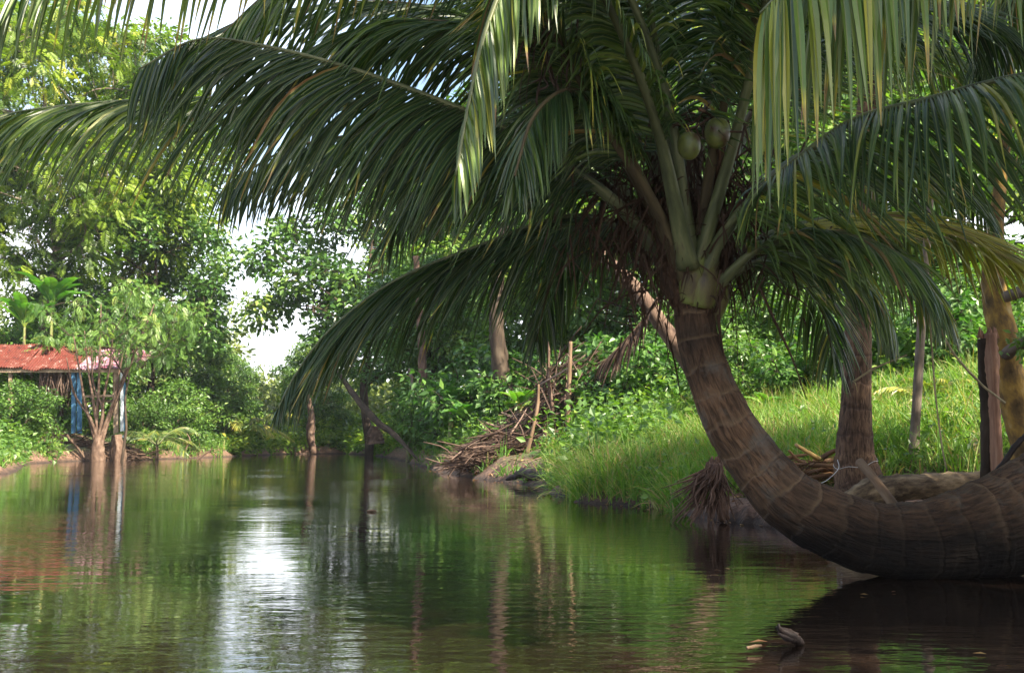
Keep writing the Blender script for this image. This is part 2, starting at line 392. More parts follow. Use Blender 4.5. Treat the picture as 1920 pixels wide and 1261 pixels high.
def terrain():
    u = np.linspace(-1, 1, 300); xs = np.sinh(u * 5.2) / np.sinh(5.2) * 400 + 2
    v = np.linspace(0, 1, 330); ys = -30 + 45 * v + (np.sinh(v * 5) / np.sinh(5)) * 500
    xs = np.concatenate([np.linspace(-400, -41, 30), np.linspace(-40, -.25, 110), np.linspace(0, 14, 120), np.linspace(14.5, 40, 40), np.linspace(42, 400, 30)])
    ys = np.concatenate([np.linspace(-60, -1, 12), np.linspace(0, 8.8, 30), np.linspace(9, 28, 150), np.linspace(28.4, 85, 110), np.linspace(87, 600, 50)])
    X, Y = np.meshgrid(xs, ys); Z = hgt(X, Y)
    v = np.stack([X, Y, Z], -1).reshape(-1, 3)
    nx, ny = len(xs), len(ys)
    i = (np.arange(ny - 1)[:, None] * nx + np.arange(nx - 1)[None])
    q = np.stack([i, i + 1, i + nx + 1, i + nx], -1).reshape(-1, 4)
    mb = MB(); mb.add(v, q, smooth=True)
    m, nt, out = newmat('earth'); l = nt.links.new
    g = N(nt, 'NewGeometry'); n1 = N(nt, 'TexNoise'); n1.inputs['Scale'].default_value = 1.6; n1.inputs['Detail'].default_value = 8; l(g.outputs['Position'], n1.inputs['Vector'])
    n2 = N(nt, 'TexNoise'); n2.inputs['Scale'].default_value = 14; n2.inputs['Detail'].default_value = 8; l(g.outputs['Position'], n2.inputs['Vector'])
    soil = ramp(nt, [(.3, (.035, .02, .013)), (.5, (.11, .06, .038)), (.7, (.22, .13, .085))], n2.outputs[0])
    green = ramp(nt, [(.35, (.025, .05, .012)), (.65, (.06, .10, .02))], n2.outputs[0])
    sx = N(nt, 'SeparateXYZ'); l(g.outputs['Position'], sx.inputs[0])
    ma = N(nt, 'MapRange'); l(sx.outputs['Z'], ma.inputs[0]); ma.inputs[1].default_value = .25; ma.inputs[2].default_value = .7
    mu = N(nt, 'Math', operation='MULTIPLY'); l(ma.outputs[0], mu.inputs[0])
    mb2 = N(nt, 'MapRange'); l(n1.outputs[0], mb2.inputs[0]); mb2.inputs[1].default_value = .35; mb2.inputs[2].default_value = .55; l(mb2.outputs[0], mu.inputs[1])
    mx = N(nt, 'Mix', data_type='RGBA'); l(mu.outputs[0], mx.inputs[0]); l(soil, mx.inputs[6]); l(green, mx.inputs[7])
    wet = N(nt, 'MapRange'); l(sx.outputs['Z'], wet.inputs[0]); wet.inputs[1].default_value = .02; wet.inputs[2].default_value = .12; wet.inputs[3].default_value = .25; wet.inputs[4].default_value = 1
    mw = N(nt, 'Mix', data_type='RGBA', blend_type='MULTIPLY'); mw.inputs[0].default_value = 1; l(mx.outputs[2], mw.inputs[6]); l(wet.outputs[0], mw.inputs[7])
    p = N(nt, 'BsdfPrincipled'); l(mw.outputs[2], p.inputs['Base Color']); p.inputs['Roughness'].default_value = .9
    b = N(nt, 'Bump'); b.inputs['Strength'].default_value = .8; b.inputs['Distance'].default_value = .05; l(n2.outputs[0], b.inputs['Height']); l(b.outputs[0], p.inputs['Normal'])
    l(p.outputs[0], out.inputs[0])
    tag(mb.build('ground', m), kind='structure')


terrain()


def water():
    m, nt, out = newmat('river_water'); l = nt.links.new
    g = N(nt, 'NewGeometry')
    def noise(sc, det, dis=0):
        mp = N(nt, 'Mapping'); mp.inputs['Scale'].default_value = sc; l(g.outputs['Position'], mp.inputs[0])
        n = N(nt, 'TexNoise'); n.inputs['Scale'].default_value = 1; n.inputs['Detail'].default_value = det; n.inputs['Distortion'].default_value = dis
        l(mp.outputs[0], n.inputs['Vector']); return n.outputs[0]
    a = noise((5.0, 11, 1), 3, .4); b = noise((1.1, 2.2, 1), 2); c = noise((.25, .3, 1), 1)
    amp = N(nt, 'MapRange'); l(c, amp.inputs[0]); amp.inputs[1].default_value = .38; amp.inputs[2].default_value = .64; amp.inputs[3].default_value = .2; amp.inputs[4].default_value = 1.35
    m1 = N(nt, 'Math', operation='MULTIPLY'); l(a, m1.inputs[0]); l(amp.outputs[0], m1.inputs[1])
    m2 = N(nt, 'Math', operation='MULTIPLY_ADD'); l(b, m2.inputs[0]); m2.inputs[1].default_value = 1.4; l(m1.outputs[0], m2.inputs[2])
    bp = N(nt, 'Bump'); bp.inputs['Strength'].default_value = 1; bp.inputs['Distance'].default_value = WATER_BUMP; l(m2.outputs[0], bp.inputs['Height'])
    p = N(nt, 'BsdfPrincipled'); p.inputs['Base Color'].default_value = (.010, .006, .004, 1)
    p.inputs['Roughness'].default_value = .03; p.inputs['IOR'].default_value = 2.2
    l(bp.outputs[0], p.inputs['Normal']); l(p.outputs[0], out.inputs[0])
    mb = MB(); mb.add([(-70, -40, 0), (30, -40, 0), (30, 120, 0), (-70, 120, 0)], [(0, 1, 2, 3)])
    tag(mb.build('water', m), kind='structure')


WATER_BUMP = .0032
water()


# ------------------------------------------------------------------ plant generators
def frond_parts(pts, rng, n=95, Lmax=.85, W=.025, droop=1.3, skip=.22, r0=.052, elev=(-.35, -.6), ang=(.95, .42), end=.38, tint=(.35, .12), brown=.03,
                tw=0.0, seg=7, broken=.03, mb_r=None, mb_l=None, tipr=.007, side=(1, 1), rs=8):
    path = spline(pts, 60); T = nrm(np.gradient(path, axis=0))
    rad = np.interp(np.linspace(0, 1, 60), [0, .03, .08, .14, skip + .03, 1], [r0 * 1.5, r0 * 1.25, r0 * 1.0, r0 * .85, r0 * .62, tipr])
    mb_r = mb_r or MB(); mb_l = mb_l or MB()
    tube(mb_r, path, rad, rs, flat=.75, tint=.5)
    n = int(n * 1.02); t = np.linspace(skip, .995, n)
    for s in (0, 1):
        tt = np.clip(t + rng.normal(0, .1 / n, n), 0, 1)
        if broken: tt = tt[rng.random(n) > broken]
        k = len(tt); idx = tt * 59; i0 = np.clip(idx.astype(int), 0, 58); fr = (idx - i0)[:, None]
        pos = path[i0] * (1 - fr) + path[i0 + 1] * fr; tan = nrm(T[i0] * (1 - fr) + T[i0 + 1] * fr)
        Z = np.array([0, 0, 1.]); B = np.cross(tan, Z); ln = np.linalg.norm(B, axis=1, keepdims=True)
        B = nrm(B + (ln < .15) * np.array([1., .2, 0]) * .5); Nn = np.cross(B, tan)
        cw, sw = math.cos(tw), math.sin(tw); B, Nn = B * cw + Nn * sw, Nn * cw - B * sw
        sg = 1 if s else -1
        u = (tt - skip) / (1 - skip)
        a = ang[0] * (1 - u) + ang[1] * u + rng.normal(0, .035, k) + .05 * np.sin(tt * 23 + s * 2)
        e = elev[0] * (1 - u) + elev[1] * u + rng.normal(0, .07, k) + .07 * np.sin(tt * 29 + s) + np.where(rng.random(k) < .07, rng.normal(-.3, .35, k), 0)
        d = np.cos(a)[:, None] * tan + np.sin(a)[:, None] * (sg * B * np.cos(e)[:, None] + Nn * np.sin(e)[:, None])
        prof = np.interp(u, [0, .08, .3, .6, .85, 1], [.55, .8, 1, .95, .5 + .4 * end, end])
        L = Lmax * prof * (1 + rng.normal(0, .09, k)) * side[s] * np.where(rng.random(k) < .06, .6, 1)
        w = tan + rng.normal(0, .28, (k, 3))
        ti = np.clip(tint[0] + rng.normal(0, tint[1], k), 0, .8)
        tp = np.where(rng.random(k) < brown * 2.5, .95, 0)
        ti = np.where(rng.random(k) < brown * .25, .97, ti)
        blades(mb_l, pos + sg * B * (rad[i0] * .7)[:, None], d, w, L, W * (.75 + .25 * prof), seg, droop * .40 * (1 + rng.normal(0, .16, k)) * np.where(rng.random(k) < .08, 1.9, 1),
               [.4, .9, 1, 1, .85, .65, .4, .05], .6, ti, tp, side=rng.normal(0, .07, (k, 3)), bend=.33)
    return mb_r, mb_l


def add_frond(parent, rng, pts, **kw):
    lm = kw.pop('lm', M['palm_leaf']); lab = kw.pop('label', None)
    pm = kw.pop('pm', 'petiole')
    r, l = frond_parts(pts, rng, **kw)
    f = r.build('frond', M[pm], parent)
    l.build('leaflets', lm, f)
    if lab: f['label'] = lab
    return f


def gen_tree(name, seed, H, R, lo=.45, nclump=60, per=220, leaf=.2, lw=.55, tr=.18, bark='bark_grey', lm='leaf_mid', rc=(.7, 1.3), flat=.6,
             droop=.35, tint=(.45, .18), lean=(0, 0), pinn=False, nlimb=9, bare=0, parts=('trunk', 'crown')):
    rng = np.random.default_rng(seed)
    cz = (lo + 1) / 2 * H; hz = (1 - lo) / 2 * H
    k = 0; cs = []
    while len(cs) < nclump:
        q = rng.uniform(-1, 1, 3); r = np.linalg.norm(q)
        if r > 1 or r < .25: continue
        q = q * (r ** -.35)
        ph = math.atan2(q[1], q[0]); lob = 1 + .22 * math.sin(3 * ph + seed) + .15 * math.sin(5 * ph + 2 * seed + q[2] * 3)
        cs.append([q[0] * R * lob, q[1] * R * lob, cz + q[2] * hz])
    cs = np.array(cs); cs[:, 0] += lean[0] * cs[:, 2] / H; cs[:, 1] += lean[1] * cs[:, 2] / H
    wood = MB(); fol = MB()
    top = .86 * H
    zz = np.linspace(0, top, 14); tx = np.cumsum(rng.normal(0, .018 * H, 14)) * .5; ty = np.cumsum(rng.normal(0, .018 * H, 14)) * .5; tx -= tx[0]; ty -= ty[0]
    trunk = np.stack([tx + lean[0] * zz / H, ty + lean[1] * zz / H, zz], 1); trunk[0][2] = -.5
    tp = spline(trunk, 40); rr = np.interp(np.linspace(0, 1, 40), [0, .05, .5, 1], [tr * 1.5, tr, tr * .7, tr * .15])
    tube(wood, tp, rr, 9, wob=.03, rng=rng)
    nodes = []
    order = rng.permutation(nclump)[:nlimb]
    for i in order:
        c = cs[i]; h = np.clip((c[2] - .35 * np.hypot(c[0], c[1]) * rng.uniform(.8, 1.4)) / top, lo * .55, .97)
        j = int(h * 39); a = tp[j]; mid = a + (c - a) * .5 + np.array([0, 0, .08 * H]) * rng.uniform(-.3, .8) + rng.normal(0, .03 * H, 3)
        pth = spline([a, mid, c], 14); r0 = rr[j] * .6
        tube(wood, pth, np.linspace(r0, r0 * .25, 14), 6, wob=.04, rng=rng)
        nodes += [(p, r0 * (1 - .7 * q / 13)) for q, p in enumerate(pth) if q > 2]
    for j in range(int(lo * 39), 40, 2): nodes.append((tp[j], rr[j]))
    npos = np.array([n[0] for n in nodes]); nr = np.array([n[1] for n in nodes])
    for i in range(nclump):
        if i in order[:0]: continue
        c = cs[i]; dd = np.linalg.norm(npos - c, axis=1) + np.maximum(npos[:, 2] - c[2], 0) * .8; j = int(np.argmin(dd)); a = npos[j]
        if np.linalg.norm(a - c) > .2:
            mid = (a + c) / 2 + rng.normal(0, .12, 3) * np.linalg.norm(a - c)
            tube(wood, spline([a, mid, c], 7), np.linspace(max(nr[j] * .5, .02), .01, 7), 5)
        if rng.random() < bare: continue
        r = rng.uniform(*rc)
        n = int(per * (r / rc[1]) ** 1.5 * rng.uniform(.6, 1.25))
        q = nrm(rng.normal(size=(n, 3))); rad = rng.random((n, 1)) ** .5
        pos = c + q * rad * r * np.array([1, 1, flat])
        for z in range(4):           # twigs
            qq = nrm(rng.normal(size=3)) * r * .85 * np.array([1, 1, flat]); tube(wood, spline([c, c + qq * .5 + rng.normal(0, .05, 3), c + qq], 4), np.linspace(.014, .006, 4), 4)
        ctint = rng.normal(0, tint[1] * .8)
        ti = np.clip(tint[0] + ctint + rng.normal(0, tint[1] * .7, n), 0, 1)
        d = q * np.array([1, 1, .5]) + rng.normal(0, .45, (n, 3)) + [0, 0, -droop]
        nn = np.array([0, 0, 1.]) + rng.normal(0, .45, (n, 3)) + q * .35
        if pinn:
            m = 9; d = nrm(d); LL = leaf * rng.uniform(.8, 1.2, n)
            s = nrm(np.cross(d, nn)); nn = np.cross(s, d)
            u = np.linspace(.15, 1, m)
            for sg in (-1, 1):
                b = pos[:, None] + d[:, None] * (LL[:, None] * u)[..., None] + np.array([0, 0, -1]) * (LL[:, None] * u ** 2 * .35)[..., None]
                dd_ = s[:, None] * sg + d[:, None] * .45 + np.zeros((1, m, 1)) + rng.normal(0, .1, (n, m, 3)) + np.array([0, 0, -.25])
                ll = (leaf * .42 * np.sin(np.clip(u * 2.3 + .5, 0, 3)))[None] * np.ones((n, 1))
                kites(fol, b.reshape(-1, 3), dd_.reshape(-1, 3), np.repeat(nn, m, 0), ll.ravel(), ll.ravel() * .36, np.repeat(ti, m))
        else:
            LL = leaf * rng.uniform(.65, 1.3, n)
            kites(fol, pos, d, nn, LL, LL * lw, ti)
    root = empty(name)
    wood.build(parts[0], M[bark], root); fol.build(parts[1], M[lm], root)
    return root


def gz(x, y): return float(hgt(np.array([x]), np.array([y]))[0])


def at(px, Y):
    """ground point under photo column px at depth Y"""
    x = (px - 960) / F * Y / math.cos(TILT) * 1.0
    return np.array([x, Y, gz(x, Y)])


# ------------------------------------------------------------------ bent coconut palm
rng = np.random.default_rng(5)
base = P(2330, 935, 7.1)
palm = empty('coconut_palm', (0, 0, 0), 'coconut palm whose thick ringed trunk bends up out of the dark water in a curve', 'palm')
TK = [(2330, 935, 7.3, .56), (2150, 915, 7.2, .44), (2020, 935, 7.1, .385), (1920, 970, 7.0, .33), (1840, 995, 6.95, .295), (1740, 1013, 6.9, .242), (1640, 1009, 6.9, .218), (1555, 979, 6.9, .208),
      (1480, 937, 6.95, .190), (1420, 871, 7, .170), (1370, 798, 7, .155), (1336, 722, 7, .136), (1311, 645, 7, .127), (1301, 585, 7, .121), (1297, 545, 7, .12), (1295, 500, 7, .10)]
tpts = np.array([P(a, b, c) for a, b, c, _ in TK]); NT = 620
tp = spline(tpts, NT)
seg = np.concatenate([[0], np.cumsum(np.linalg.norm(np.diff(tpts, axis=0), axis=1))])
s_ = np.linspace(0, seg[-1], NT); rr = np.interp(s_, seg, [t[3] for t in TK])
rr *= np.interp(s_ / s_[-1], [0, .3, .45, .75, 1], [1, 1, .98, .98, 1])
aa = np.linspace(0, 2 * PI, 48, endpoint=False)[None]; S_ = s_[:, None]
gap = .17 + .03 * np.sin(S_ * 1.7)
pw = S_ + .028 * np.sin(aa + S_ * .8) + .012 * np.sin(aa * 3 + S_ * 2.3) + .025 * np.sin(S_ * 9)
ph = (pw / .18) % 1.0
Rm = rr[:, None] * (1 + .035 * (1 - ph) ** 1.5 - .035 * np.exp(-((ph - .03) / .05) ** 2) + .010 * np.sin(S_ * 23 + aa * 2) + .012 * np.sin(aa * 2 + S_ * 1.1) + .006 * np.sin(aa * 9 + S_ * 6))
mb = MB(); tube(mb, tp, rr, 48, wob=.004, rng=rng, Rm=Rm); mb.build('trunk', M['bark_main'], palm)
# swollen sheaths and old boots at the top of the stem
mb = MB()
for pts, r in [([(1312, 572, 6.93), (1318, 540, 6.9), (1322, 500, 6.9), (1345, 440, 6.85)], [.09, .105, .075, .03]),
               ([(1292, 568, 6.92), (1300, 520, 6.88), (1318, 460, 6.85)], [.07, .085, .03]),
               ([(1335, 600, 7.0), (1348, 560, 6.98), (1362, 520, 7.0)], [.05, .065, .035])]:
    tube(mb, spline([P(*p) for p in pts], 16), lerpr(r, 16), 14)
mb.build('leaf_sheath', M['sheath'], palm)
mb = MB()
for pts, r in [([(1280, 575, 7.0), (1265, 530, 7.0), (1250, 480, 7.02)], [.06, .10, .05]), ([(1305, 560, 7.12), (1300, 480, 7.12), (1310, 400, 7.1)], [.1, .13, .06]),
               ([(1330, 560, 7.08), (1350, 500, 7.1), (1370, 455, 7.1)], [.06, .09, .03]), ([(1275, 520, 6.97), (1240, 440, 7.0), (1200, 375, 7.05)], [.09, .09, .03]),
               ([(1295, 500, 6.98), (1290, 420, 7), (1275, 340, 7)], [.1, .1, .04])]:
    tube(mb, spline([P(*p) for p in pts], 12), lerpr(r, 12), 10, wob=.06, rng=rng)
for k in range(16):
    a = P(rng.uniform(1262, 1335), rng.uniform(470, 560), 7 + rng.normal(0, .05)); e = P(rng.uniform(1130, 1400), rng.uniform(300, 430), 7 + rng.normal(0, .12))
    tube(mb, spline([a, a * .45 + e * .55 + [0, 0, .05], e], 10), lerpr([.05, .05, .01], 10), 7, flat=.35, wob=.15, rng=rng)
for k in range(9):
    x = 1272 + k * 8.5; a = P(x, 588 + rng.normal(0, 5), 6.9 + .012 * abs(k - 4)); e = P(1300 + (x - 1300) * 1.5 + rng.normal(0, 4), 505 + rng.normal(0, 18), 6.86 + .02 * abs(k - 4))
    if k in (4, 5): continue
    tube(mb, spline([a, (a + e) / 2 + [0, -.03, 0], e + [0, .02, 0]], 10), lerpr([.03, .045, .006], 10), 8, flat=.35, wob=.12, rng=rng)
n = 1500; c0 = P(1280, 400, 7.0)
pp = c0 + rng.normal(0, 1, (n, 3)) * [.28, .14, .27]; dd = rng.normal(0, .5, (n, 3)) + [0, 0, -.9]
blades(mb, pp, dd, rng.normal(0, 1, (n, 3)), rng.uniform(.08, .42, n), .013, 4, .6, [1, 1, .8, .2], .2, np.full(n, .5))
mb.build('crown_fibre', M['fibre'], palm)

FR = [
    # left side, low frond with its tip at the water's edge
    dict(pts=[(1285, 548, 7.0), (1235, 482, 7.05), (1165, 425, 7.2), (1060, 408, 7.4), (900, 462, 7.6), (740, 528, 7.7), (620, 618, 7.7), (556, 700, 7.6), (522, 765, 7.5)], end=.16, W=.023, n=150, Lmax=.92, droop=1.0, ang=(.95, .25), elev=(-.6, -.7), tint=(.2, .1), skip=.2),
    dict(pm='petiole', r0=.045, pts=[(1280, 540, 7.0), (1205, 400, 7.1), (1090, 290, 7.2), (900, 215, 7.3), (650, 190, 7.3), (400, 184, 7.2), (200, 192, 7.1), (0, 218, 7.0), (-160, 290, 6.9)], n=125, Lmax=1.0, droop=1.9, ang=(.95, .45), elev=(-.55, -.7), tint=(.42, .15), skip=.2),
    dict(pts=[(1272, 530, 7.05), (1175, 400, 6.95), (1060, 310, 6.8), (940, 240, 6.6), (830, 192, 6.45), (660, 130, 6.3), (490, 86, 6.2), (370, 75, 6.1), (260, 130, 6.0)], r0=.066, n=125, Lmax=1.02, droop=1.6, ang=(1.15, .7), elev=(-1.05, -1.1), tint=(.2, .12)),
    dict(pm='petiole_dark', r0=.045, pts=[(1285, 520, 7.1), (1230, 330, 7.3), (1120, 150, 7.5), (940, 50, 7.7), (720, 5, 7.8), (500, 30, 7.9), (350, 90, 8), (250, 180, 8)], n=120, Lmax=.95, droop=1.2, ang=(1.0, .5), tint=(.25, .12)),
    dict(pts=[(1300, 500, 6.9), (1240, 150, 6.5), (1100, -130, 6.1), (850, -230, 5.8), (500, -190, 5.5), (200, -110, 5.3), (-80, 10, 5.2)], n=115, Lmax=.85, droop=2.4, ang=(1.2, .7), tint=(.55, .12), brown=.08),
    dict(pts=[(1290, 500, 6.8), (1220, 200, 6.2), (1090, -80, 5.6), (985, -90, 5.2), (920, 30, 5.0), (880, 190, 4.95), (855, 330, 4.9)], n=110, Lmax=.62, droop=2.6, ang=(.8, .3), elev=(-.5, -.9), tint=(.5, .1), brown=.05, W=.03),
    dict(pts=[(1290, 545, 6.95), (1276, 400, 6.9), (1254, 250, 6.8), (1236, 120, 6.7), (1215, 0, 6.5), (1185, -150, 6.2), (1120, -280, 5.9)], n=110, Lmax=.95, droop=1.5, ang=(1.3, .7), skip=.32, tint=(.3, .12), r0=.055),
    dict(pts=[(1282, 535, 7.05), (1248, 370, 7.1), (1208, 230, 7.2), (1160, 90, 7.4), (1050, -50, 7.6), (900, -100, 7.8), (740, -70, 8.0)], n=105, Lmax=.9, droop=1.6, tint=(.3, .12), skip=.3, r0=.06),
    dict(pts=[(1300, 530, 7.0), (1296, 350, 7.1), (1278, 150, 7.4), (1290, -50, 7.9), (1330, -160, 8.5)], n=95, Lmax=.9, droop=1.3, tint=(.3, .12), skip=.42, r0=.058),
    dict(pm='petiole_dark', r0=.045, pts=[(1275, 535, 7.1), (1190, 330, 7.2), (1110, 235, 7.4), (1000, 215, 7.7), (880, 270, 8.1), (790, 370, 8.4)], n=105, Lmax=.85, droop=1.4, tint=(.2, .1)),
    dict(pm='petiole_dark', r0=.045, pts=[(1280, 555, 7.15), (1220, 462, 7.6), (1150, 430, 8.0), (1080, 460, 8.3), (1030, 540, 8.5), (1005, 640, 8.6)], n=90, Lmax=.75, droop=1.2, tint=(.3, .12), elev=(-.2, -.4), ang=(1.0, .35)),
    dict(pts=[(1275, 540, 7.1), (1180, 400, 7.2), (1050, 300, 7.4), (880, 255, 7.6), (700, 250, 7.8), (540, 280, 7.9), (420, 350, 8.0)], n=110, Lmax=.85, droop=1.2, ang=(1.1, .7), elev=(-1.0, -1.1), tint=(.2, .12), pm='petiole_dark', r0=.045),
    # right side
    dict(pts=[(1325, 560, 7.0), (1400, 500, 6.95), (1500, 470, 6.9), (1595, 495, 6.85), (1650, 555, 6.8), (1680, 630, 6.8)], n=95, Lmax=.5, droop=1.0, tint=(.5, .12), r0=.04, elev=(-.5, -.8), end=.3),
    dict(pts=[(1320, 560, 7.1), (1420, 450, 7.4), (1540, 415, 7.7), (1655, 445, 8.0), (1735, 520, 8.2), (1785, 610, 8.3)], n=100, Lmax=.72, droop=1.0, tint=(.55, .14), r0=.04, elev=(-.7, -.9), end=.3),
    dict(pts=[(1312, 540, 6.9), (1350, 450, 6.8), (1412, 371, 6.6), (1495, 300, 6.3), (1600, 226, 6.0), (1740, 186, 5.6), (1920, 140, 5.2), (2100, 130, 4.9), (2300, 190, 4.6)], n=140, Lmax=.92, droop=.9, ang=(1.3, .8), elev=(-.75, -.75), skip=.16, tint=(.5, .12)),
    dict(pts=[(1322, 565, 7.0), (1362, 522, 7.05), (1400, 485, 7.1), (1460, 440, 7.2), (1560, 408, 7.4), (1680, 405, 7.7), (1800, 440, 8.0), (1920, 500, 8.2)], n=100, Lmax=.9, droop=.7, ang=(.9, .35), elev=(-.25, -.35), tint=(.84, .07), brown=.2, r0=.042, label='yellowing low frond reaching right'),
    dict(pts=[(1330, 552, 6.95), (1420, 468, 6.7), (1530, 436, 6.5), (1640, 455, 6.3), (1715, 500, 6.2), (1765, 570, 6.1)], n=100, Lmax=.62, droop=1.4, tint=(.5, .12), r0=.045, elev=(-.1, -.4)),
    dict(pts=[(1303, 540, 7.1), (1335, 400, 7.5), (1400, 250, 8.2), (1500, 130, 8.8), (1620, 75, 9.3), (1760, 100, 9.8), (1870, 190, 10.2)], n=105, Lmax=1.0, droop=.8, tint=(.6, .1), skip=.3),
    dict(pm='petiole_dark', r0=.045, pts=[(1310, 550, 7.1), (1400, 490, 7.7), (1480, 500, 8.3), (1540, 580, 8.7), (1565, 680, 8.9)], n=85, Lmax=.75, droop=1.3, tint=(.5, .12)),
    dict(pm='petiole_dark', r0=.045, pts=[(1305, 520, 7.0), (1330, 330, 6.7), (1380, 120, 6.4), (1470, -60, 6.1), (1600, -170, 5.9), (1760, -200, 5.7), (1950, -120, 5.6)], n=110, Lmax=.95, droop=1.6, tint=(.35, .12), skip=.3),
    dict(pm='petiole_dark', r0=.045, pts=[(1300, 530, 7.05), (1310, 300, 7.3), (1345, 130, 7.7), (1420, -20, 8.2), (1560, -110, 8.8), (1720, -90, 9.3)], n=100, Lmax=.9, droop=1.3, tint=(.4, .12), skip=.3),
    # leaning towards the viewer, over the top of the crown
    dict(pts=[(1305, 510, 6.9), (1385, 230, 6.5), (1450, -60, 5.9), (1480, -260, 5.4), (1470, -420, 4.9)], n=90, Lmax=.9, droop=1.6, tint=(.35, .12), skip=.35),
    dict(pm='petiole_dark', r0=.045, pts=[(1290, 530, 6.9), (1225, 380, 6.6), (1130, 230, 6.3), (1060, 100, 6.0), (1010, 10, 5.8), (960, -30, 5.5)], n=95, Lmax=.7, droop=2.2, tint=(.45, .15), skip=.4, brown=.08),
    dict(pm='petiole_dark', r0=.045, pts=[(1290, 520, 7.1), (1235, 300, 7.4), (1140, 110, 7.8), (1000, 10, 8.2), (820, 10, 8.6), (660, 90, 8.9), (560, 220, 9.1)], n=105, Lmax=.95, droop=1.4, tint=(.3, .12), skip=.3),
    dict(pm='petiole_dark', r0=.045, pts=[(1285, 530, 7.0), (1200, 350, 6.8), (1080, 170, 6.7), (940, 70, 6.6), (760, 40, 6.6), (590, 90, 6.6), (470, 190, 6.6)], n=110, Lmax=.9, droop=1.7, tint=(.3, .12), skip=.3),
    dict(pm='petiole_dark', r0=.045, pts=[(1290, 520, 7.0), (1260, 250, 6.9), (1160, 0, 6.8), (1000, -130, 6.7), (760, -130, 6.6), (540, -40, 6.6), (380, 100, 6.5)], n=110, Lmax=.9, droop=1.7, tint=(.4, .12), skip=.25),
    dict(pm='petiole_dark', r0=.045, pts=[(1280, 545, 7.15), (1190, 400, 7.5), (1070, 300, 7.9), (930, 290, 8.3), (800, 350, 8.6), (720, 450, 8.8)], n=95, Lmax=.85, droop=1.4, tint=(.3, .12), skip=.25),
    dict(pm='petiole_dark', r0=.045, pts=[(1280, 520, 6.95), (1200, 330, 6.6), (1120, 200, 6.2), (1060, 170, 5.9), (1000, 220, 5.7), (965, 330, 5.6)], n=90, Lmax=.6, droop=2.0, tint=(.35, .12), skip=.35),
    dict(pts=[(1310, 540, 7.1), (1400, 380, 7.5), (1520, 280, 8.0), (1650, 270, 8.5), (1780, 330, 8.9), (1860, 430, 9.1)], n=95, Lmax=.85, droop=1.3, tint=(.45, .15), skip=.25),
    dict(pm='petiole_dark', r0=.045, pts=[(1310, 540, 7.0), (1370, 300, 7.0), (1470, 120, 7.1), (1620, 20, 7.2), (1780, 10, 7.3), (1930, 80, 7.4)], n=100, Lmax=.9, droop=1.5, tint=(.35, .12), skip=.3),
]
for k, f in enumerate(FR):
    f = dict(f); f['pts'] = [P(*q) for q in f['pts']]
    add_frond(palm, np.random.default_rng(100 + k), **f)
# coconuts under their dried flower stalk
for px, py, Y, r in [(1292, 274, 6.25, .066), (1345, 250, 6.4, .075), (1330, 228, 6.7, .06)]:
    mb = MB(); u = np.linspace(0, PI, 17); c = P(px, py, Y)
    rad = np.maximum(r * np.sin(u) ** .85 * (1 + .08 * np.cos(u)), .002); pth = c + np.stack([0 * u, 0 * u, r * 1.2 * np.cos(u)], 1)
    tube(mb, pth, rad, 18, cap=True); o = mb.build('coconut', M['coconut'], palm)
    mb = MB(); tube(mb, [c + [0, 0, r * 1.1], c + [.0, .0, r * 1.32]], [r * .45, r * .3], 10); mb.build('cap', M['fibre'], o)
mb = MB(); c = P(1318, 222, 6.5)
tube(mb, spline([P(1300, 420, 7.0), P(1350, 320, 6.7), P(1340, 225, 6.45), P(1310, 205, 6.3)], 14), lerpr([.03, .03, .02, .01], 14), 7)
for i in range(26):
    q = c + rng.normal(0, .06, 3); e = q + np.array([rng.normal(0, .10), rng.normal(0, .08), -abs(rng.normal(0, .12)) + .03]); tube(mb, spline([q, (q + e) / 2 + rng.normal(0, .02, 3), e], 6), .006, 4)
mb.build('flower_stalk', M['fibre'], palm)
# dead spikes and strands
mb = MB()
for pts, w in [([(1425, 540, 6.9), (1452, 600, 6.85), (1485, 670, 6.8), (1512, 748, 6.8)], .02), ([(1346, 590, 6.95), (1352, 640, 6.95), (1362, 688, 6.92)], .028), ([(1378, 560, 6.95), (1384, 700, 6.95), (1380, 800, 6.95)], .006),
               ([(1255, 560, 6.95), (1250, 640, 6.95), (1258, 690, 6.95)], .012)]:
    tube(mb, spline([P(*p) for p in pts], 14), lerpr([w, w * .8, w * .25], 14), 6, flat=.4, wob=.1, rng=rng)
mb.build('dead_spike', M['fibre'], palm)
mb = MB()
for k in range(16):
    x0 = rng.uniform(970, 1100); y0 = rng.uniform(-10, 120); q = [P(x0, y0, 5.9)]
    x = x0
    for j in range(5): x += rng.normal(-3, 12); q.append(P(x, y0 + (j + 1) * rng.uniform(22, 44), 5.9 + rng.normal(0, .04)))
    tube(mb, spline(q, 16), lerpr([.005, .008, .003], 16), 4, flat=.4)
mb.build('dry_strand', M['dry'], palm)

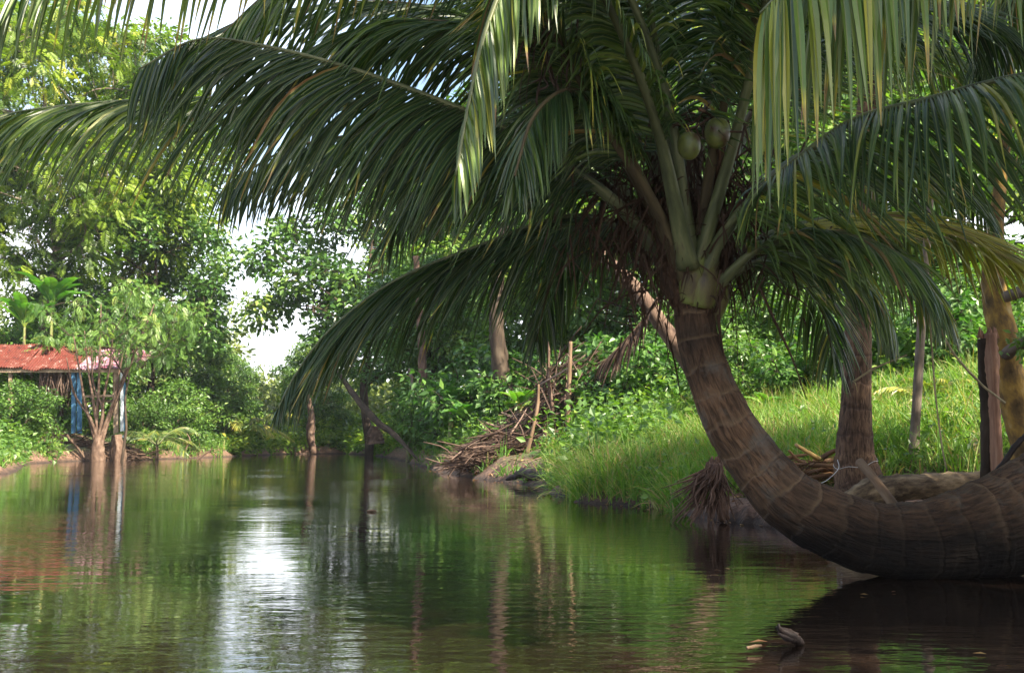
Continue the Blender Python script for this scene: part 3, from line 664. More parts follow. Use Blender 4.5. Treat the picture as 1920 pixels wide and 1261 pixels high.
# ------------------------------------------------------------------ second, upright palm on the bank
b2 = at(1612, 11.3)
palm2 = empty('coconut_palm', (0, 0, 0), 'upright palm with straight dark wrinkled trunk standing on the grass bank behind the bent one', 'palm')
pts = [P(1622, 945, 11.25), P(1610, 900, 11.3), P(1603, 850, 11.3), P(1605, 760, 11.3), P(1608, 660, 11.3), P(1612, 500, 11.35), P(1625, 250, 11.4), P(1650, 0, 11.5), P(1660, -140, 11.5)]
tp2 = spline(pts, 240); ss = np.linspace(0, 1, 240)
r2 = np.interp(ss, [0, .04, .09, .16, .3, 1], [.27, .24, .185, .148, .128, .11]); ph = (ss * 6.1 / .26) % 1
r2 = r2 * (1 + .02 * ph - .05 * np.exp(-((ph - .97) / .05) ** 2))
mb = MB(); tube(mb, tp2, r2, 28, wob=.012, rng=rng); mb.build('trunk', M['bark_second'], palm2)
top = tp2[-1]
for k in range(13):
    a = k * 2.4 + .3; el = rng.uniform(.1, .9); L = rng.uniform(3.3, 4.1)
    dirh = np.array([math.cos(a), math.sin(a), 0]); q = [top]
    for j in range(1, 6):
        u = j / 5; q.append(top + dirh * L * u * (.92 - .12 * u) + np.array([0, 0, L * (el * u * .9 - (.55 + el * .45) * u * u * 1.0)]))
    add_frond(palm2, np.random.default_rng(300 + k), pts=q, n=75, Lmax=.8, droop=1.3, tint=(.45, .15), seg=5, r0=.05, rs=6)

# ------------------------------------------------------------------ neighbour palm outside the frame, its fronds hang into the picture
palm3 = empty('coconut_palm', (0, 0, 0), 'palm rooted outside the right edge whose sunlit fronds hang into the upper right corner', 'palm')
hub = P(2560, -420, 5.4)
mb = MB(); q = [np.array([hub[0] + .5, hub[1] + .6, gz(hub[0] + .5, hub[1] + .6) - .3]), np.array([hub[0] + .35, hub[1] + .45, 1.5]), np.array([hub[0] + .1, hub[1] + .2, 3]), hub]
tube(mb, spline(q, 60), lerpr([.26, .19, .17, .15], 60), 20, wob=.01, rng=rng); mb.build('trunk', M['bark_second'], palm3)
N3 = [dict(pts=[(2200, -420, 4.9), (1950, -340, 4.6), (1750, -215, 4.5), (1600, -120, 4.45), (1500, -50, 4.4), (1425, 25, 4.4)], n=100, Lmax=.92, W=.036, droop=3.6, tint=(.60, .11), ang=(1.2, .8), elev=(-.5, -.9), brown=.1, skip=.3, end=.85),
      dict(pts=[(2250, -360, 6.0), (2100, -260, 6.7), (1980, -120, 7.3), (1890, 20, 7.8), (1830, 140, 8.1)], n=90, Lmax=.85, droop=1.8, tint=(.35, .1), skip=.35),
      dict(pts=[(2300, -300, 5.6), (2150, -140, 6), (2050, 20, 6.4), (1990, 170, 6.7), (1950, 330, 6.9)], n=90, Lmax=.85, droop=1.8, tint=(.35, .1), skip=.35),
      dict(pts=[(2800, -600, 5.8), (3000, -500, 6.5), (3200, -300, 7.0)], n=70, Lmax=.85, droop=1.5, skip=.35),
      dict(pts=[(2600, -700, 6), (2600, -800, 7), (2500, -650, 8), (2400, -400, 8.6)], n=80, Lmax=.85, droop=1.5, skip=.35)]
for k, f in enumerate(N3):
    f = dict(f); f['pts'] = [hub] + [P(*q) for q in f['pts']]
    add_frond(palm3, np.random.default_rng(400 + k), **f)

# ------------------------------------------------------------------ trees
PROT = {
    'fine': gen_tree('fine_leaved_tree', 19, 20, 5.8, .30, 125, 62, .62, .4, .24, 'bark_grey', 'leaf_yel', (.9, 1.7), tint=(.45, .25), pinn=True, nlimb=14),
    'tall': gen_tree('broadleaf_tree', 11, 20, 5.6, .35, 120, 300, .40, .5, .26, 'bark_grey', 'leaf_yel', (1.0, 1.9), tint=(.5, .2), pinn=False, nlimb=13),
    'holey': gen_tree('broadleaf_tree', 12, 13, 4.4, .28, 120, 150, .34, .62, .22, 'bark_brown', 'leaf_dark', (.7, 1.3), tint=(.45, .22), nlimb=12, bare=.08),
    'round': gen_tree('broadleaf_tree', 13, 11, 4.4, .15, 110, 250, .32, .55, .2, 'bark_brown', 'leaf_mid', (.8, 1.5), tint=(.45, .22), nlimb=12),
    'feather': gen_tree('feathery_tree', 14, 8, 4.2, .60, 62, 46, .36, .4, .09, 'bark_brown', 'leaf_mid', (.45, .95), tint=(.5, .2), pinn=True, nlimb=10),
    'shrub': gen_tree('shrub', 15, 3.2, 2.0, .02, 46, 190, .21, .5, .05, 'bark_brown', 'leaf_mid', (.4, .8), tint=(.45, .2), nlimb=10, parts=('stem', 'foliage')),
    'blue_shrub': gen_tree('shrub', 16, 3.0, 1.8, .05, 46, 95, .27, .55, .05, 'bark_brown', 'leaf_blue', (.4, .8), tint=(.45, .2), nlimb=9, parts=('stem', 'foliage')),
}
first = {k: True for k in PROT}


def place(kind, px, Y, sc, rz, label, cat='tree', group=None):
    g = at(px, Y)
    if first[kind]:
        o = PROT[kind]; first[kind] = False
        o.location = tuple(g); o.rotation_euler = (0, 0, rz); o.scale = (sc, sc, sc) if np.ndim(sc) == 0 else sc
        tag(o, label, cat, group)
    else:
        o = copy_tree(PROT[kind], g, rz, sc, label, group); o['category'] = cat
    return o


GB = 'forest trees along the river'
place('fine', 60, 58, 1.15, 0.3, 'tall sunlit yellow-green tree filling the upper left corner', group=GB)
place('tall', 235, 64, (.95, .95, 1.15), 2.1, 'tall slender grey-trunked tree rising behind the hut and feathery tree', group=GB)
place('tall', -180, 62, 1.1, 4.1, 'tree crown at the far left edge behind the tall yellow-green tree', group=GB)
place('fine', 1440, 40, .95, 1.1, 'tall tree behind the crown of the bent palm', group=GB)
place('tall', 1750, 36, .9, 3.3, 'tall tree behind the pale upper right fronds', group=GB)
place('tall', 2060, 38, .9, 5.3, 'tree at the upper right corner behind all the palms', group=GB)
o = copy_tree(PROT['holey'], (7.5, 4.4, gz(7.5, 4.4)), 1.7, (.72, .72, .9), 'unseen broad tree on the right bank beside the viewer, placed to shade the bent palm', GB); o['category'] = 'tree'  # out-of-view tree, put here to block sun from the bent palm
o = copy_tree(PROT['holey'], (4.6, 2.6, gz(4.6, 2.6)), 3.1, (.62, .62, 1.05), 'unseen slender tree at the right water edge, placed to shade the palm crown', GB); o['category'] = 'tree'  # second shade blocker out of view, for crown and left fronds
o = copy_tree(PROT['holey'], (9.9, .8, gz(9.9, .8)), 4.7, .95, 'unseen broad tree farther right on the bank, placed to shade the bent trunk', GB); o['category'] = 'tree'  # third shade blocker out of view, for lower trunk and near water
place('holey', 295, 62, 1.0, 0.8, 'open leafy tree left of the sky gap with sky showing between its leaves', group=GB)
place('round', 590, 82, .6, 4.4, 'small pale tree low in the sky gap at the end of the river', group=GB)
place('holey', 692, 62, 1.2, 2.6, 'dark loose tree right of the sky gap, leaves silhouetted on white sky', group=GB)
place('holey', 800, 48, .62, 4.4, 'low dark tree hanging over the far bank beside the leaning trunk', group=GB)
place('holey', 1130, 44, 1.15, 0.2, 'dark tree directly left behind the crown of the bent palm', group=GB)
place('round', 430, 88, .5, 2.2, 'rounded tree under the sky gap at the end of the river', group=GB)
place('tall', 830, 82, 1.0, 3.9, 'tall tree showing through the gaps of the upper fronds', group=GB)
place('tall', 990, 72, 1.0, 0.9, 'tall tree left behind the highest fronds of the bent palm', group=GB)
place('holey', 790, 74, 1.0, 1.5, 'rounded mid-green tree behind the tip of the drooping frond', group=GB)
place('round', 930, 55, 1.12, 3.8, 'yellowish tree above the banana leaves in the middle distance', group=GB)
place('round', 1060, 40, .75, 5.5, 'bushy tree behind the dark trunk and the brush pile', group=GB)
place('round', 1260, 34, .85, 0.9, 'bushy tree just behind the trunk top of the bent palm', group=GB)
place('round', 1530, 30, .82, 2.9, 'bushy tree behind the upright palm', group=GB)
place('round', 1800, 28, .8, 4.9, 'bushy dark tree behind the split post and lichened trunk', group=GB)
place('round', 140, 66, .8, 6.0, 'rounded tree rising above the red roof behind the banana plant', group=GB)
place('round', 350, 70, .62, 3.0, 'rounded shady tree between the hut and the end of the river', group=GB)
FT = place('feather', 238, 47.5, (.75, .75, 1.0), 1.0, 'feathery bright green small tree growing in front of the hut', group=None)
SG = 'shrubs on the river banks'
place('shrub', 30, 45, .75, .4, 'dark glossy shrub at the left edge below the red roof', 'shrub', SG)
place('shrub', 340, 58, 1.0, 1.9, 'shrub leaning over the water right of the hut', 'shrub', SG)
place('shrub', 400, 66, 1.25, 3.9, 'rounded shrub on the left bank near the river end', 'shrub', SG)
place('shrub', 650, 84, .5, 2.7, 'low shrub on the far bank under the drooping frond tip', 'shrub', SG)
place('shrub', 800, 46, .8, 2.4, 'shrub at the foot of the leaning dark trunk', 'shrub', SG)
place('shrub', 1330, 26, .9, 1.4, 'shrub at the top of the grass bank behind the trunk top', 'shrub', SG)
place('shrub', 1500, 25, .8, 3.4, 'shrub at the top of the grass bank left of the upright palm', 'shrub', SG)
place('shrub', 1900, 22, .9, 5.4, 'shady shrub behind the lichened trunk at the right edge', 'shrub', SG)
place('blue_shrub', 840, 38, .8, .5, 'large-leaved blue-green shrub left of the brush pile', 'shrub', SG)
place('blue_shrub', 900, 36, 1.0, 2.5, 'large-leaved blue-green shrub above the brush pile', 'shrub', SG)
place('blue_shrub', 990, 33, .8, 4.5, 'large-leaved shrub behind the thin bare poles', 'shrub', SG)
place('blue_shrub', 1130, 27, .72, 5.9, 'large-leaved shrub where the brush meets the grass bank', 'shrub', SG)
place('blue_shrub', 1210, 25, .65, 1.2, 'large-leaved shrub at the left end of the grassy slope', 'shrub', SG)
place('blue_shrub', 1650, 26, .9, 3.1, 'large-leaved shrub between the upright palm and the thin pole', 'shrub', SG)
place('shrub', 1395, 21.5, .5, 0.9, 'small shrub on the grass slope right beside the bent trunk top', 'shrub', SG)
place('blue_shrub', 1545, 20.5, .55, 2.0, 'large-leaved shrub just left of the upright palm', 'shrub', SG)
place('shrub', 1690, 19.5, .55, 4.0, 'shrub at the upper edge of the grass behind the thin pole', 'shrub', SG)
place('blue_shrub', 1790, 18.5, .55, 0.3, 'large-leaved shrub behind the yellow palm seedlings', 'shrub', SG)
place('shrub', 1850, 19.5, .7, 2.6, 'shrub behind the split post', 'shrub', SG)
place('shrub', 1620, 21.5, .6, 5.1, 'shrub directly behind the upright palm trunk', 'shrub', SG)
place('shrub', 40, 56.8, 1.5, 1.3, 'large shrub behind the left part of the red roof', 'shrub', SG)
place('shrub', 125, 57.2, 1.6, 3.3, 'large shrub behind the middle of the hut roof', 'shrub', SG)
place('shrub', 275, 54, .65, .2, 'small shrub right of the hut posts', 'shrub', SG)


# far wood that closes the view: one mass
def far_wood():
    r = np.random.default_rng(77); mb = MB()
    cs = []
    for k in range(150):
        px = r.uniform(-500, 2600); Y = r.uniform(92, 135)
        hmax = 4.5 if 380 < px < 1050 else 13
        x = (px - 960) / F * Y; g = gz(x, Y)
        for j in range(16):
            cs.append([x + r.normal(0, 2.6), Y + r.normal(0, 2), g + r.uniform(0, 1) ** .8 * hmax * r.uniform(.6, 1)])
    cs = np.array(cs); n = 62; k = len(cs)
    q = nrm(r.normal(size=(k, n, 3))); pos = (cs[:, None] + q * r.random((k, n, 1)) ** .5 * 1.7 * [1, 1, .7]).reshape(-1, 3)
    d = q.reshape(-1, 3) + r.normal(0, .4, (k * n, 3)) + [0, 0, -.3]; nn = np.array([0, 0, 1.]) + r.normal(0, .5, (k * n, 3))
    L = r.uniform(.35, .7, k * n)
    kites(mb, pos, d, nn, L, L * .6, np.clip(np.repeat(r.normal(.45, .2, k), n) + r.normal(0, .1, k * n), 0, 1))
    tag(mb.build('forest', M['leaf_far']), 'distant pale green wood closing the river valley', 'wood', kind='stuff')


far_wood()


# ------------------------------------------------------------------ ground cover
EXCL = [(3.3, 10.1, .45), (3.9, 10.1, .45), (4.5, 10.2, .45), (5.1, 10.2, .4), (2.7, 10.2, .35), (3.9, 10.9, .9), (3.2, 10.7, .8), (4.6, 11.0, .8), (5.3, 11.2, .7), (2.1, 11.0, .75), (2.75, 10.9, .7), (3.0, 12.0, .5), (1.9, 11.9, .45)]
EXCL = [(a, b, c * 1.35) for a, b, c in EXCL]
for (a_, b_, Y_, r_0) in [(1010, 0, 26, 1.1), (1050, 0, 25, .9), (985, 0, 24.5, .8), (1030, 0, 23, .7), (900, 880, 27.5, 1.3), (960, 870, 27, 1.0), (990, 830, 28.5, 1.0), (860, 885, 29, 1.0)]: EXCL.append(((a_ - 960) / F * Y_, Y_, r_0))
for (a_, Y_, r_0) in [(130, 49, 1.6), (175, 48.5, 1.7), (220, 49, 1.5), (180, 51, 1.8), (250, 50, .9)]: EXCL.append(((a_ - 960) / F * Y_, Y_, r_0))


def scatter(x0, x1, y0, y1, n, r, smin=.02, smax=1e9, persp=True, ex=True):
    """random land points between photo columns x0..x1 and depths y0..y1"""
    Y = r.uniform(0, 1, n) ** 1.0 * (y1 - y0) + y0; px = r.uniform(x0, x1, n); X = (px - 960) / F * Y
    s = sdist(X, Y); k = (s > smin) & (s < smax)
    if ex:
        for (a, b, c) in EXCL: k &= (X - a) ** 2 + (Y - b) ** 2 > (c * (1 + .25 * np.sin(7 * X + 5 * Y))) ** 2
    X, Y, s = X[k], Y[k], s[k]
    return np.stack([X, Y, hgt(X, Y)], 1), s


def grass(name, label, x0, x1, y0, y1, n, L, W, seed, tint=(.5, .16), smin=.02, smax=1e9, tuft=5, droop=1.0):
    r = np.random.default_rng(seed); mb = MB()
    g, s = scatter(x0, x1, y0, y1, n // tuft, r, smin, smax)
    pt = np.sin(g[:, 0] * 1.1 + 1.3 * np.sin(g[:, 1] * .8)) + np.sin(g[:, 1] * 1.4 - g[:, 0] * .6 + 2) + .6 * np.sin(g[:, 0] * 4.2 + g[:, 1] * 3.1)
    g = g[(pt > -1.15) | (r.random(len(g)) < .25)]
    cl = .5 + .5 * np.sin(g[:, 0] * 2.1 + np.sin(g[:, 1] * 1.7) * 2) * np.sin(g[:, 1] * 1.9 + g[:, 0]); hs = .65 + .55 * cl
    p = np.repeat(g, tuft, 0) + r.normal(0, .035, (len(g) * tuft, 3)) * [1, 1, 0] + [0, 0, -.02]; k = len(p)
    d = np.array([0, 0, 1.]) + r.normal(0, .38, (k, 3)); w = r.normal(0, 1, (k, 3)) * [1, 1, .1]
    ti = np.clip(np.repeat(tint[0] + (cl - .5) * .22 + r.normal(0, .08, len(g)), tuft) + r.normal(0, tint[1] * .7, k), 0, 1)
    ti = np.where(r.random(k) < .05, .97, ti)
    blades(mb, p, d, w, np.repeat(hs, tuft) * r.uniform(L * .5, L * 1.25, k), W, 4, r.uniform(.4, 1.8, k) * droop, [.8, 1, .9, .6, .05], .3, ti)
    return tag(mb.build(name, M['grass']), label, 'grass', kind='stuff')


grass('grass', 'long bright green grass covering the right bank behind the bent trunk', 1030, 2000, 9.8, 24, 110000, .56, .014, 21, tint=(.66, .2))
grass('grass', 'dry straw-coloured stems among the grass of the right bank', 1030, 2000, 9.9, 24, 5000, .6, .007, 28, tint=(.9, .05), tuft=3, smin=.05, droop=.6)
grass('grass', 'taller paler grass tufts scattered over the right bank', 1030, 2000, 9.9, 24, 9000, .75, .011, 27, tint=(.68, .2), tuft=9, smin=.1)
grass('grass', 'green grass on the left bank below the hut', -80, 420, 27, 70, 26000, .6, .03, 22, smax=9)
grass('grass', 'pale grass on the far bank at the end of the river', 420, 800, 60, 100, 22000, .9, .045, 23, tint=(.62, .15), smax=25)
grass('grass', 'short grass among the brush in the middle of the right bank', 740, 1060, 18, 48, 9000, .4, .025, 24, tint=(.4, .15), smax=6)


def herbs(name, label, x0, x1, y0, y1, n, L, mat, seed, smin=.15, smax=1e9, tint=(.45, .2), hmax=.8):
    """knee-high leafy plants: stalks with leaves at their ends"""
    r = np.random.default_rng(seed); mb = MB()
    g, s = scatter(x0, x1, y0, y1, n, r, smin, smax); m = 9; k = len(g)
    h = r.uniform(.15, 1, k) * hmax
    off = r.normal(0, 1, (k, m, 3)) * np.array([.35, .35, .2]) * h[:, None, None]; off[..., 2] = np.abs(off[..., 2]) + (r.random((k, m)) * h[:, None])
    p = (g[:, None] + off).reshape(-1, 3); d = off.reshape(-1, 3) * [1, 1, .2] + r.normal(0, .2, (k * m, 3)) + [0, 0, -.1]
    LL = L * r.uniform(.6, 1.3, k * m)
    kites(mb, p, d, np.array([0, 0, 1.]) + r.normal(0, .4, (k * m, 3)), LL, LL * .6, np.clip(np.repeat(r.normal(tint[0], tint[1], k), m) + r.normal(0, .1, k * m), 0, 1))
    st = g; w = r.normal(0, 1, (k, 3)); blades(mb, st, np.array([0, 0, 1.]) + r.normal(0, .1, (k, 3)), w, h, .012, 2, 0, [1, .6], .3, np.full(k, .5))
    return tag(mb.build(name, M[mat]), label, 'undergrowth', kind='stuff')


herbs('weeds', 'broad-leaved weeds growing among the grass of the right bank', 1030, 2000, 10, 22, 1500, .09, 'leaf_mid', 35, hmax=.45, smin=.1)
herbs('undergrowth', 'leafy undergrowth covering the left bank around the hut', -80, 440, 30, 80, 7000, .22, 'leaf_mid', 31, hmax=.8)
herbs('undergrowth', 'leafy undergrowth at the far end of the river', 430, 800, 62, 100, 7000, .34, 'leaf_yel', 32, hmax=1.0)
herbs('undergrowth', 'leafy undergrowth on the middle part of the right bank', 740, 1260, 17, 60, 6500, .16, 'leaf_mid', 33, hmax=1.0, smin=.5)
herbs('undergrowth', 'shady undergrowth along the top of the grass bank', 1180, 2050, 18, 34, 11000, .2, 'leaf_dark', 34, hmax=1.1, smin=5.2)


# ------------------------------------------------------------------ banana plants, young palms, ferns
def banana(px, Y, H, label, seed, nl=8, ll=1.9, group='banana plants', tint=.5, lw=.42, torn=.3):
    r = np.random.default_rng(seed); g = at(px, Y)
    root = empty('banana_plant', g, label, 'banana plant', group)
    mb = MB(); tube(mb, spline([(0, 0, -.2), (.03, 0, H * .5), (0, .02, H)], 12), lerpr([.13, .10, .05], 12), 10); mb.build('stem', M['sheath'], root)
    for k in range(nl):
        a = k * 2.4 + r.uniform(-.3, .3) + seed; el = r.uniform(.75, 1.5); L = ll * r.uniform(.7, 1.1)
        d = np.array([math.cos(a), math.sin(a), 0]); q = [np.array([0, 0, H * .93])]
        for j in range(1, 7):
            u = j / 6; q.append(q[0] + d * L * u * math.cos(el * (1 - .3 * u)) * 1.0 + np.array([0, 0, L * (math.sin(el) * u - .55 * u * u * (1.3 - el * .4))]))
        path = spline(q, 26); T = nrm(np.gradient(path, axis=0)); B = nrm(np.cross(T, [0, 0, 1.])); mb = MB()
        t = np.linspace(0, 1, 26); w = lw * np.interp(t, [0, .16, .2, .35, .75, .93, 1], [.05, .05, .35, 1, .95, .5, .03]) * .5
        lift = .25 + .2 * r.random()
        for sg in (-1, 1):
            edge = path + sg * B * w[:, None] + np.array([0, 0, 1.]) * (w * lift)[:, None]; edge[:, 2] += r.normal(0, .012, 26)
            st = 0; cuts = sorted(r.choice(np.arange(6, 25), int(torn * 12), replace=False).tolist()) + [25]
            for c in cuts:
                if c - st < 1: continue
                i = np.arange(st, c + 1); m_ = path[i]; e = edge[i].copy(); dr = r.normal(0, .12) * w[i]; e[:, 2] -= np.abs(dr) * 1.5
                md = (m_ + e) / 2 + [0, 0, .02]
                v = np.stack([m_, md, e], 1).reshape(-1, 3); b = np.arange(len(i) - 1)[:, None] * 3 + np.arange(2)[None]
                qd = np.stack([b, b + 1, b + 4, b + 3], -1).reshape(-1, 4)
                mb.add(v, qd, None, np.clip(tint + r.normal(0, .08), 0, 1), smooth=True)
                st = c
        tube(mb, path, lerpr([.03, .018, .004], 26), 6, tint=min(tint + .25, 1))
        mb.build('leaf', M['banana'], root)
    return root


banana(95, 55.5, 6.2, 'banana plant with tall upright leaves rising behind the red roof', 41, 10, 3.2, lw=.66)
banana(45, 54.6, 5.0, 'banana plant with spreading broad leaves just above the red roof edge', 42, 9, 2.8, tint=.55, lw=.6)
banana(768, 47, 2.2, 'banana plant with a pale hanging leaf left of the pinkish trunk', 43, 7, 1.7, tint=.6)
banana(845, 36, 1.5, 'banana plant with bright broad leaves beside the pinkish trunk', 44, 9, 1.5)
banana(880, 33, .9, 'low banana plant left above the brush pile', 45, 8, 1.3)
banana(975, 31, .9, 'banana plant with a bright green upright leaf among the thin poles', 46, 6, 1.0, tint=.7)
banana(1150, 28, 1.3, 'dark banana plant behind the dry hanging fronds', 47, 7, 1.2, tint=.35)
banana(1435, 19.5, .3, 'small banana shoot with one bright leaf on the grassy slope', 48, 4, .6, tint=.65, lw=.18)


def small_palm(px, Y, z, L, nl, label, seed, tint=.5, cat='young palm', name='young_palm', group=None, el=(.4, 1.1), Lm=.45, W=.03, loc=None, drp=1.0, n=40):
    r = np.random.default_rng(seed); g = at(px, Y)
    root = empty(name, g, label, cat, group)
    mb = MB(); tube(mb, spline([(0, 0, -.3), (.02, 0, z * .5), (0, 0, max(z, .05))], 10), lerpr([.12, .08, .06], 10) * min(1, L / 2.), 8); mb.build('stem', M['bark_brown'], root)
    for k in range(nl):
        a = k * 2.4 + seed; e = r.uniform(*el); d = np.array([math.cos(a), math.sin(a), 0]); ll = L * r.uniform(.8, 1.1); o = np.array([0, 0, z]); q = [o]
        for j in range(1, 6):
            u = j / 5; q.append(o + d * ll * u * math.cos(e * .8) + np.array([0, 0, ll * (math.sin(e) * u - .6 * u * u)]))
        add_frond(root, r, pts=q, n=n, Lmax=Lm, W=W, droop=drp, seg=4, tint=(tint, .1), r0=.03 * L / 2.5, rs=5, tipr=.004, brown=.1)
    return root


small_palm(300, 51, .9, 3.0, 9, 'young palm arching over the water right of the hut', 51, .55, Lm=.6, W=.045)
small_palm(440, 66, 1.0, 3.4, 9, 'young palm with yellowish fronds touching the water near the river end', 52, .74, Lm=.7, W=.06)
small_palm(500, 74, 1.2, 3.2, 8, 'young palm at the end of the left bank', 53, .66, Lm=.7, W=.06)
small_palm(120, 53, 3.4, 2.4, 9, 'palm with pale stem behind the pink end of the roof', 54, .55, Lm=.5, W=.045)
small_palm(1735, 15.5, .15, 1.0, 6, 'yellowish fern-like palm seedling right of the thin pole', 55, .72, name='palm_seedling', cat='seedling', Lm=.2, W=.022, n=30, el=(.8, 1.3))
small_palm(1800, 15.0, .1, .9, 6, 'yellow-green palm seedling beside the split post', 56, .7, name='palm_seedling', cat='seedling', Lm=.2, W=.022, n=30, el=(.5, 1.2))
small_palm(1665, 17, .1, .8, 5, 'small yellow palm seedling behind the thin pole', 57, .74, name='palm_seedling', cat='seedling', Lm=.18, W=.022, n=26, el=(.8, 1.3))

# ------------------------------------------------------------------ trunks, posts, logs
def stick(name, label, cat, pts, r, mat, sides=10, wob=.05, n=24, part=None, group=None, mb=None):
    mb = mb or MB(); tube(mb, spline([P(*p) for p in pts], n), lerpr(r, n), sides, wob=wob, rng=np.random.default_rng(len(label)))
    return tag(mb.build(name, M[mat]), label, cat, group)


stick('bare_pole', 'thin straight grey stem standing in the grass right of the upright palm', 'pole', [(1714, 905, 12.6), (1715, 820, 12.6), (1722, 700, 12.6), (1728, 600, 12.6), (1736, 480, 12.65), (1750, 300, 12.8)], [.06, .055, .05, .05, .04, .03], 'bark_grey', wob=.05)
# split post
r_ = np.random.default_rng(9); mb = MB()
pth = spline([P(1868, 900, 9.3), P(1866, 850, 9.3), P(1862, 760, 9.3), P(1858, 690, 9.3), P(1856, 625, 9.3)], 40)
tube(mb, pth, lerpr([.085, .085, .08, .08, .10, .07], 40), 14, flat=.6, wob=.05, rng=r_)
for k in range(10):
    q = pth[-1] + np.array([r_.normal(0, .05), r_.normal(0, .03), -.04]); tube(mb, [q, q + [r_.normal(0, .01), 0, r_.uniform(.05, .1)]], [.025, .004], 5)
post = tag(mb.build('wooden_post', M['wood_split']), 'reddish split wooden post with a jagged top near the right edge', 'post')
tube_mb = MB(); tube(tube_mb, spline([P(1848, 900, 9.33), P(1850, 780, 9.33), P(1846, 690, 9.33), P(1843, 635, 9.33)], 20), lerpr([.045, .05, .055, .05], 20), 8, wob=.08, rng=r_)
tube_mb.build('dark_strip', M['bark_brown'], post)  # darker strip along the left side of the post
# lichened tree
tr = empty('lichened_tree', P(1915, 870, 9.9), 'crooked tree trunk covered in orange-yellow lichen at the right edge', 'tree')
def rel(pts, o): return [P(*p) - np.array(o.location) for p in pts]
mb = MB(); tube(mb, spline(rel([(1935, 900, 9.9), (1925, 830, 9.9), (1905, 760, 9.9), (1890, 690, 9.9), (1885, 640, 9.9), (1872, 590, 9.95), (1862, 520, 10), (1868, 420, 10.05), (1885, 250, 10.1), (1900, 50, 10.2), (1920, -150, 10.3)], tr), 70),
     lerpr([.155, .13, .12, .115, .075, .055, .055, .05, .045, .04, .04], 70), 16, wob=.035, rng=r_); mb.build('trunk', M['bark_lichen'], tr)
mb = MB(); tube(mb, spline(rel([(1885, 665, 9.85), (1905, 650, 9.6), (1940, 632, 9.4), (2000, 610, 9.2)], tr), 14), lerpr([.06, .05, .05, .04], 14), 9, wob=.04, rng=r_)
tube(mb, spline(rel([(1868, 600, 9.95), (1880, 560, 9.9), (1930, 540, 9.7), (2000, 500, 9.5)], tr), 14), lerpr([.04, .05, .06, .05], 14), 9, wob=.08, rng=r_); mb.build('limb', M['bark_grey'], tr)
mb = MB(); n = 60; c = P(1918, 650, 9.4) - np.array(tr.location)
kites(mb, c + r_.normal(0, .07, (n, 3)), r_.normal(0, 1, (n, 3)), np.array([0, -.4, 1.]) + r_.normal(0, .4, (n, 3)), r_.uniform(.05, .09, n), .04, np.clip(r_.normal(.6, .1, n), 0, 1))
cr = np.array([P(1920, -150, 10.3)]) - np.array(tr.location)
for k in range(26):
    c = cr[0] + r_.normal(0, 1, 3) * [1.3, 1.2, .8] + [.5, 0, .6]; n = 110; q = nrm(r_.normal(size=(n, 3)))
    kites(mb, c + q * .5 * r_.random((n, 1)) ** .5, q + [0, 0, -.3], np.array([0, 0, 1.]) + r_.normal(0, .4, (n, 3)), r_.uniform(.10, .18, n), .08, np.clip(r_.normal(.5, .2, n), 0, 1))
mb.build('foliage', M['leaf_mid'], tr)
mb = MB()
for k in range(14):
    c = cr[0] + r_.normal(0, 1, 3) * [1.2, 1.0, .7] + [.5, 0, .5]; tube(mb, spline([cr[0], (cr[0] + c) / 2 + r_.normal(0, .15, 3), c], 8), lerpr([.035, .01], 8), 5)
mb.build('branches', M['bark_grey'], tr)

stick('wooden_stick', 'peeled round stick leaning against the upright palm above the bent trunk', 'stick', [(1612, 866, 8.6), (1645, 905, 8.3), (1680, 952, 8.0)], [.035, .033, .036], 'wood_pale', 12, .01)
mb = MB(); pth = spline([P(1560, 958, 10.1), P(1640, 922, 10.4), P(1720, 912, 10.6), P(1830, 906, 10.8), P(1990, 908, 10.9)], 50)
tube(mb, pth, lerpr([.08, .13, .115, .11, .11, .10], 50), 18, wob=.08, rng=r_)
tag(mb.build('fallen_log', M['log']), 'fallen grey-brown log lying on the bank behind the bent trunk', 'log')
stick('fallen_log', 'dark wet log lying at the waterline where the brush meets the grass', 'log', [(950, 898, 22.5), (985, 886, 21.8), (1010, 893, 21.3), (1045, 892, 20.6), (1075, 903, 20.0)], [.03, .08, .11, .09, .10, .04], 'wet_wood', 12, .16)
stick('leaning_trunk', 'dark trunk leaning from the far bank down towards the water', 'trunk', [(610, 660, 50), (660, 735, 48), (705, 788, 45), (740, 815, 43.5), (790, 868, 41)], [.05, .12, .15, .11, .03], 'bark_brown', 10, .06)
stick('bare_tree', 'forked pinkish trunk standing at the far water edge', 'trunk', [(588, 850, 74), (582, 815, 74), (584, 780, 74), (577, 740, 74), (570, 690, 74)], [.2, .30, .2, .12, .08], 'bark_pink', 10, .08)
stick('tree_stump', 'short pale broken stump on the far bank under the leaning trunk', 'stump', [(703, 832, 60), (702, 815, 60), (703, 798, 60)], [.50, .42, .22], 'bark_pink', 10, .1)
stick('bare_tree', 'pinkish spotted trunk beside the banana leaves', 'trunk', [(796, 810, 44), (794, 760, 44), (793, 700, 44), (788, 600, 44), (780, 480, 44)], [.22, .18, .16, .14, .12], 'bark_pink', 10, .06)
stick('bare_tree', 'thick dark trunk behind the brush pile', 'trunk', [(950, 800, 33), (945, 740, 33), (935, 660, 33), (930, 560, 33), (945, 420, 33.5)], [.34, .25, .21, .18, .13], 'bark_brown', 12, .08)
PG = 'thin bare poles around the brush pile'
stick('bare_pole', 'tallest thin pale pole right of the brush pile', 'pole', [(1064, 800, 25.5), (1067, 730, 25.5), (1070, 640, 25.5)], [.06, .05, .04], 'wood_pale', 8, .05, group=PG)
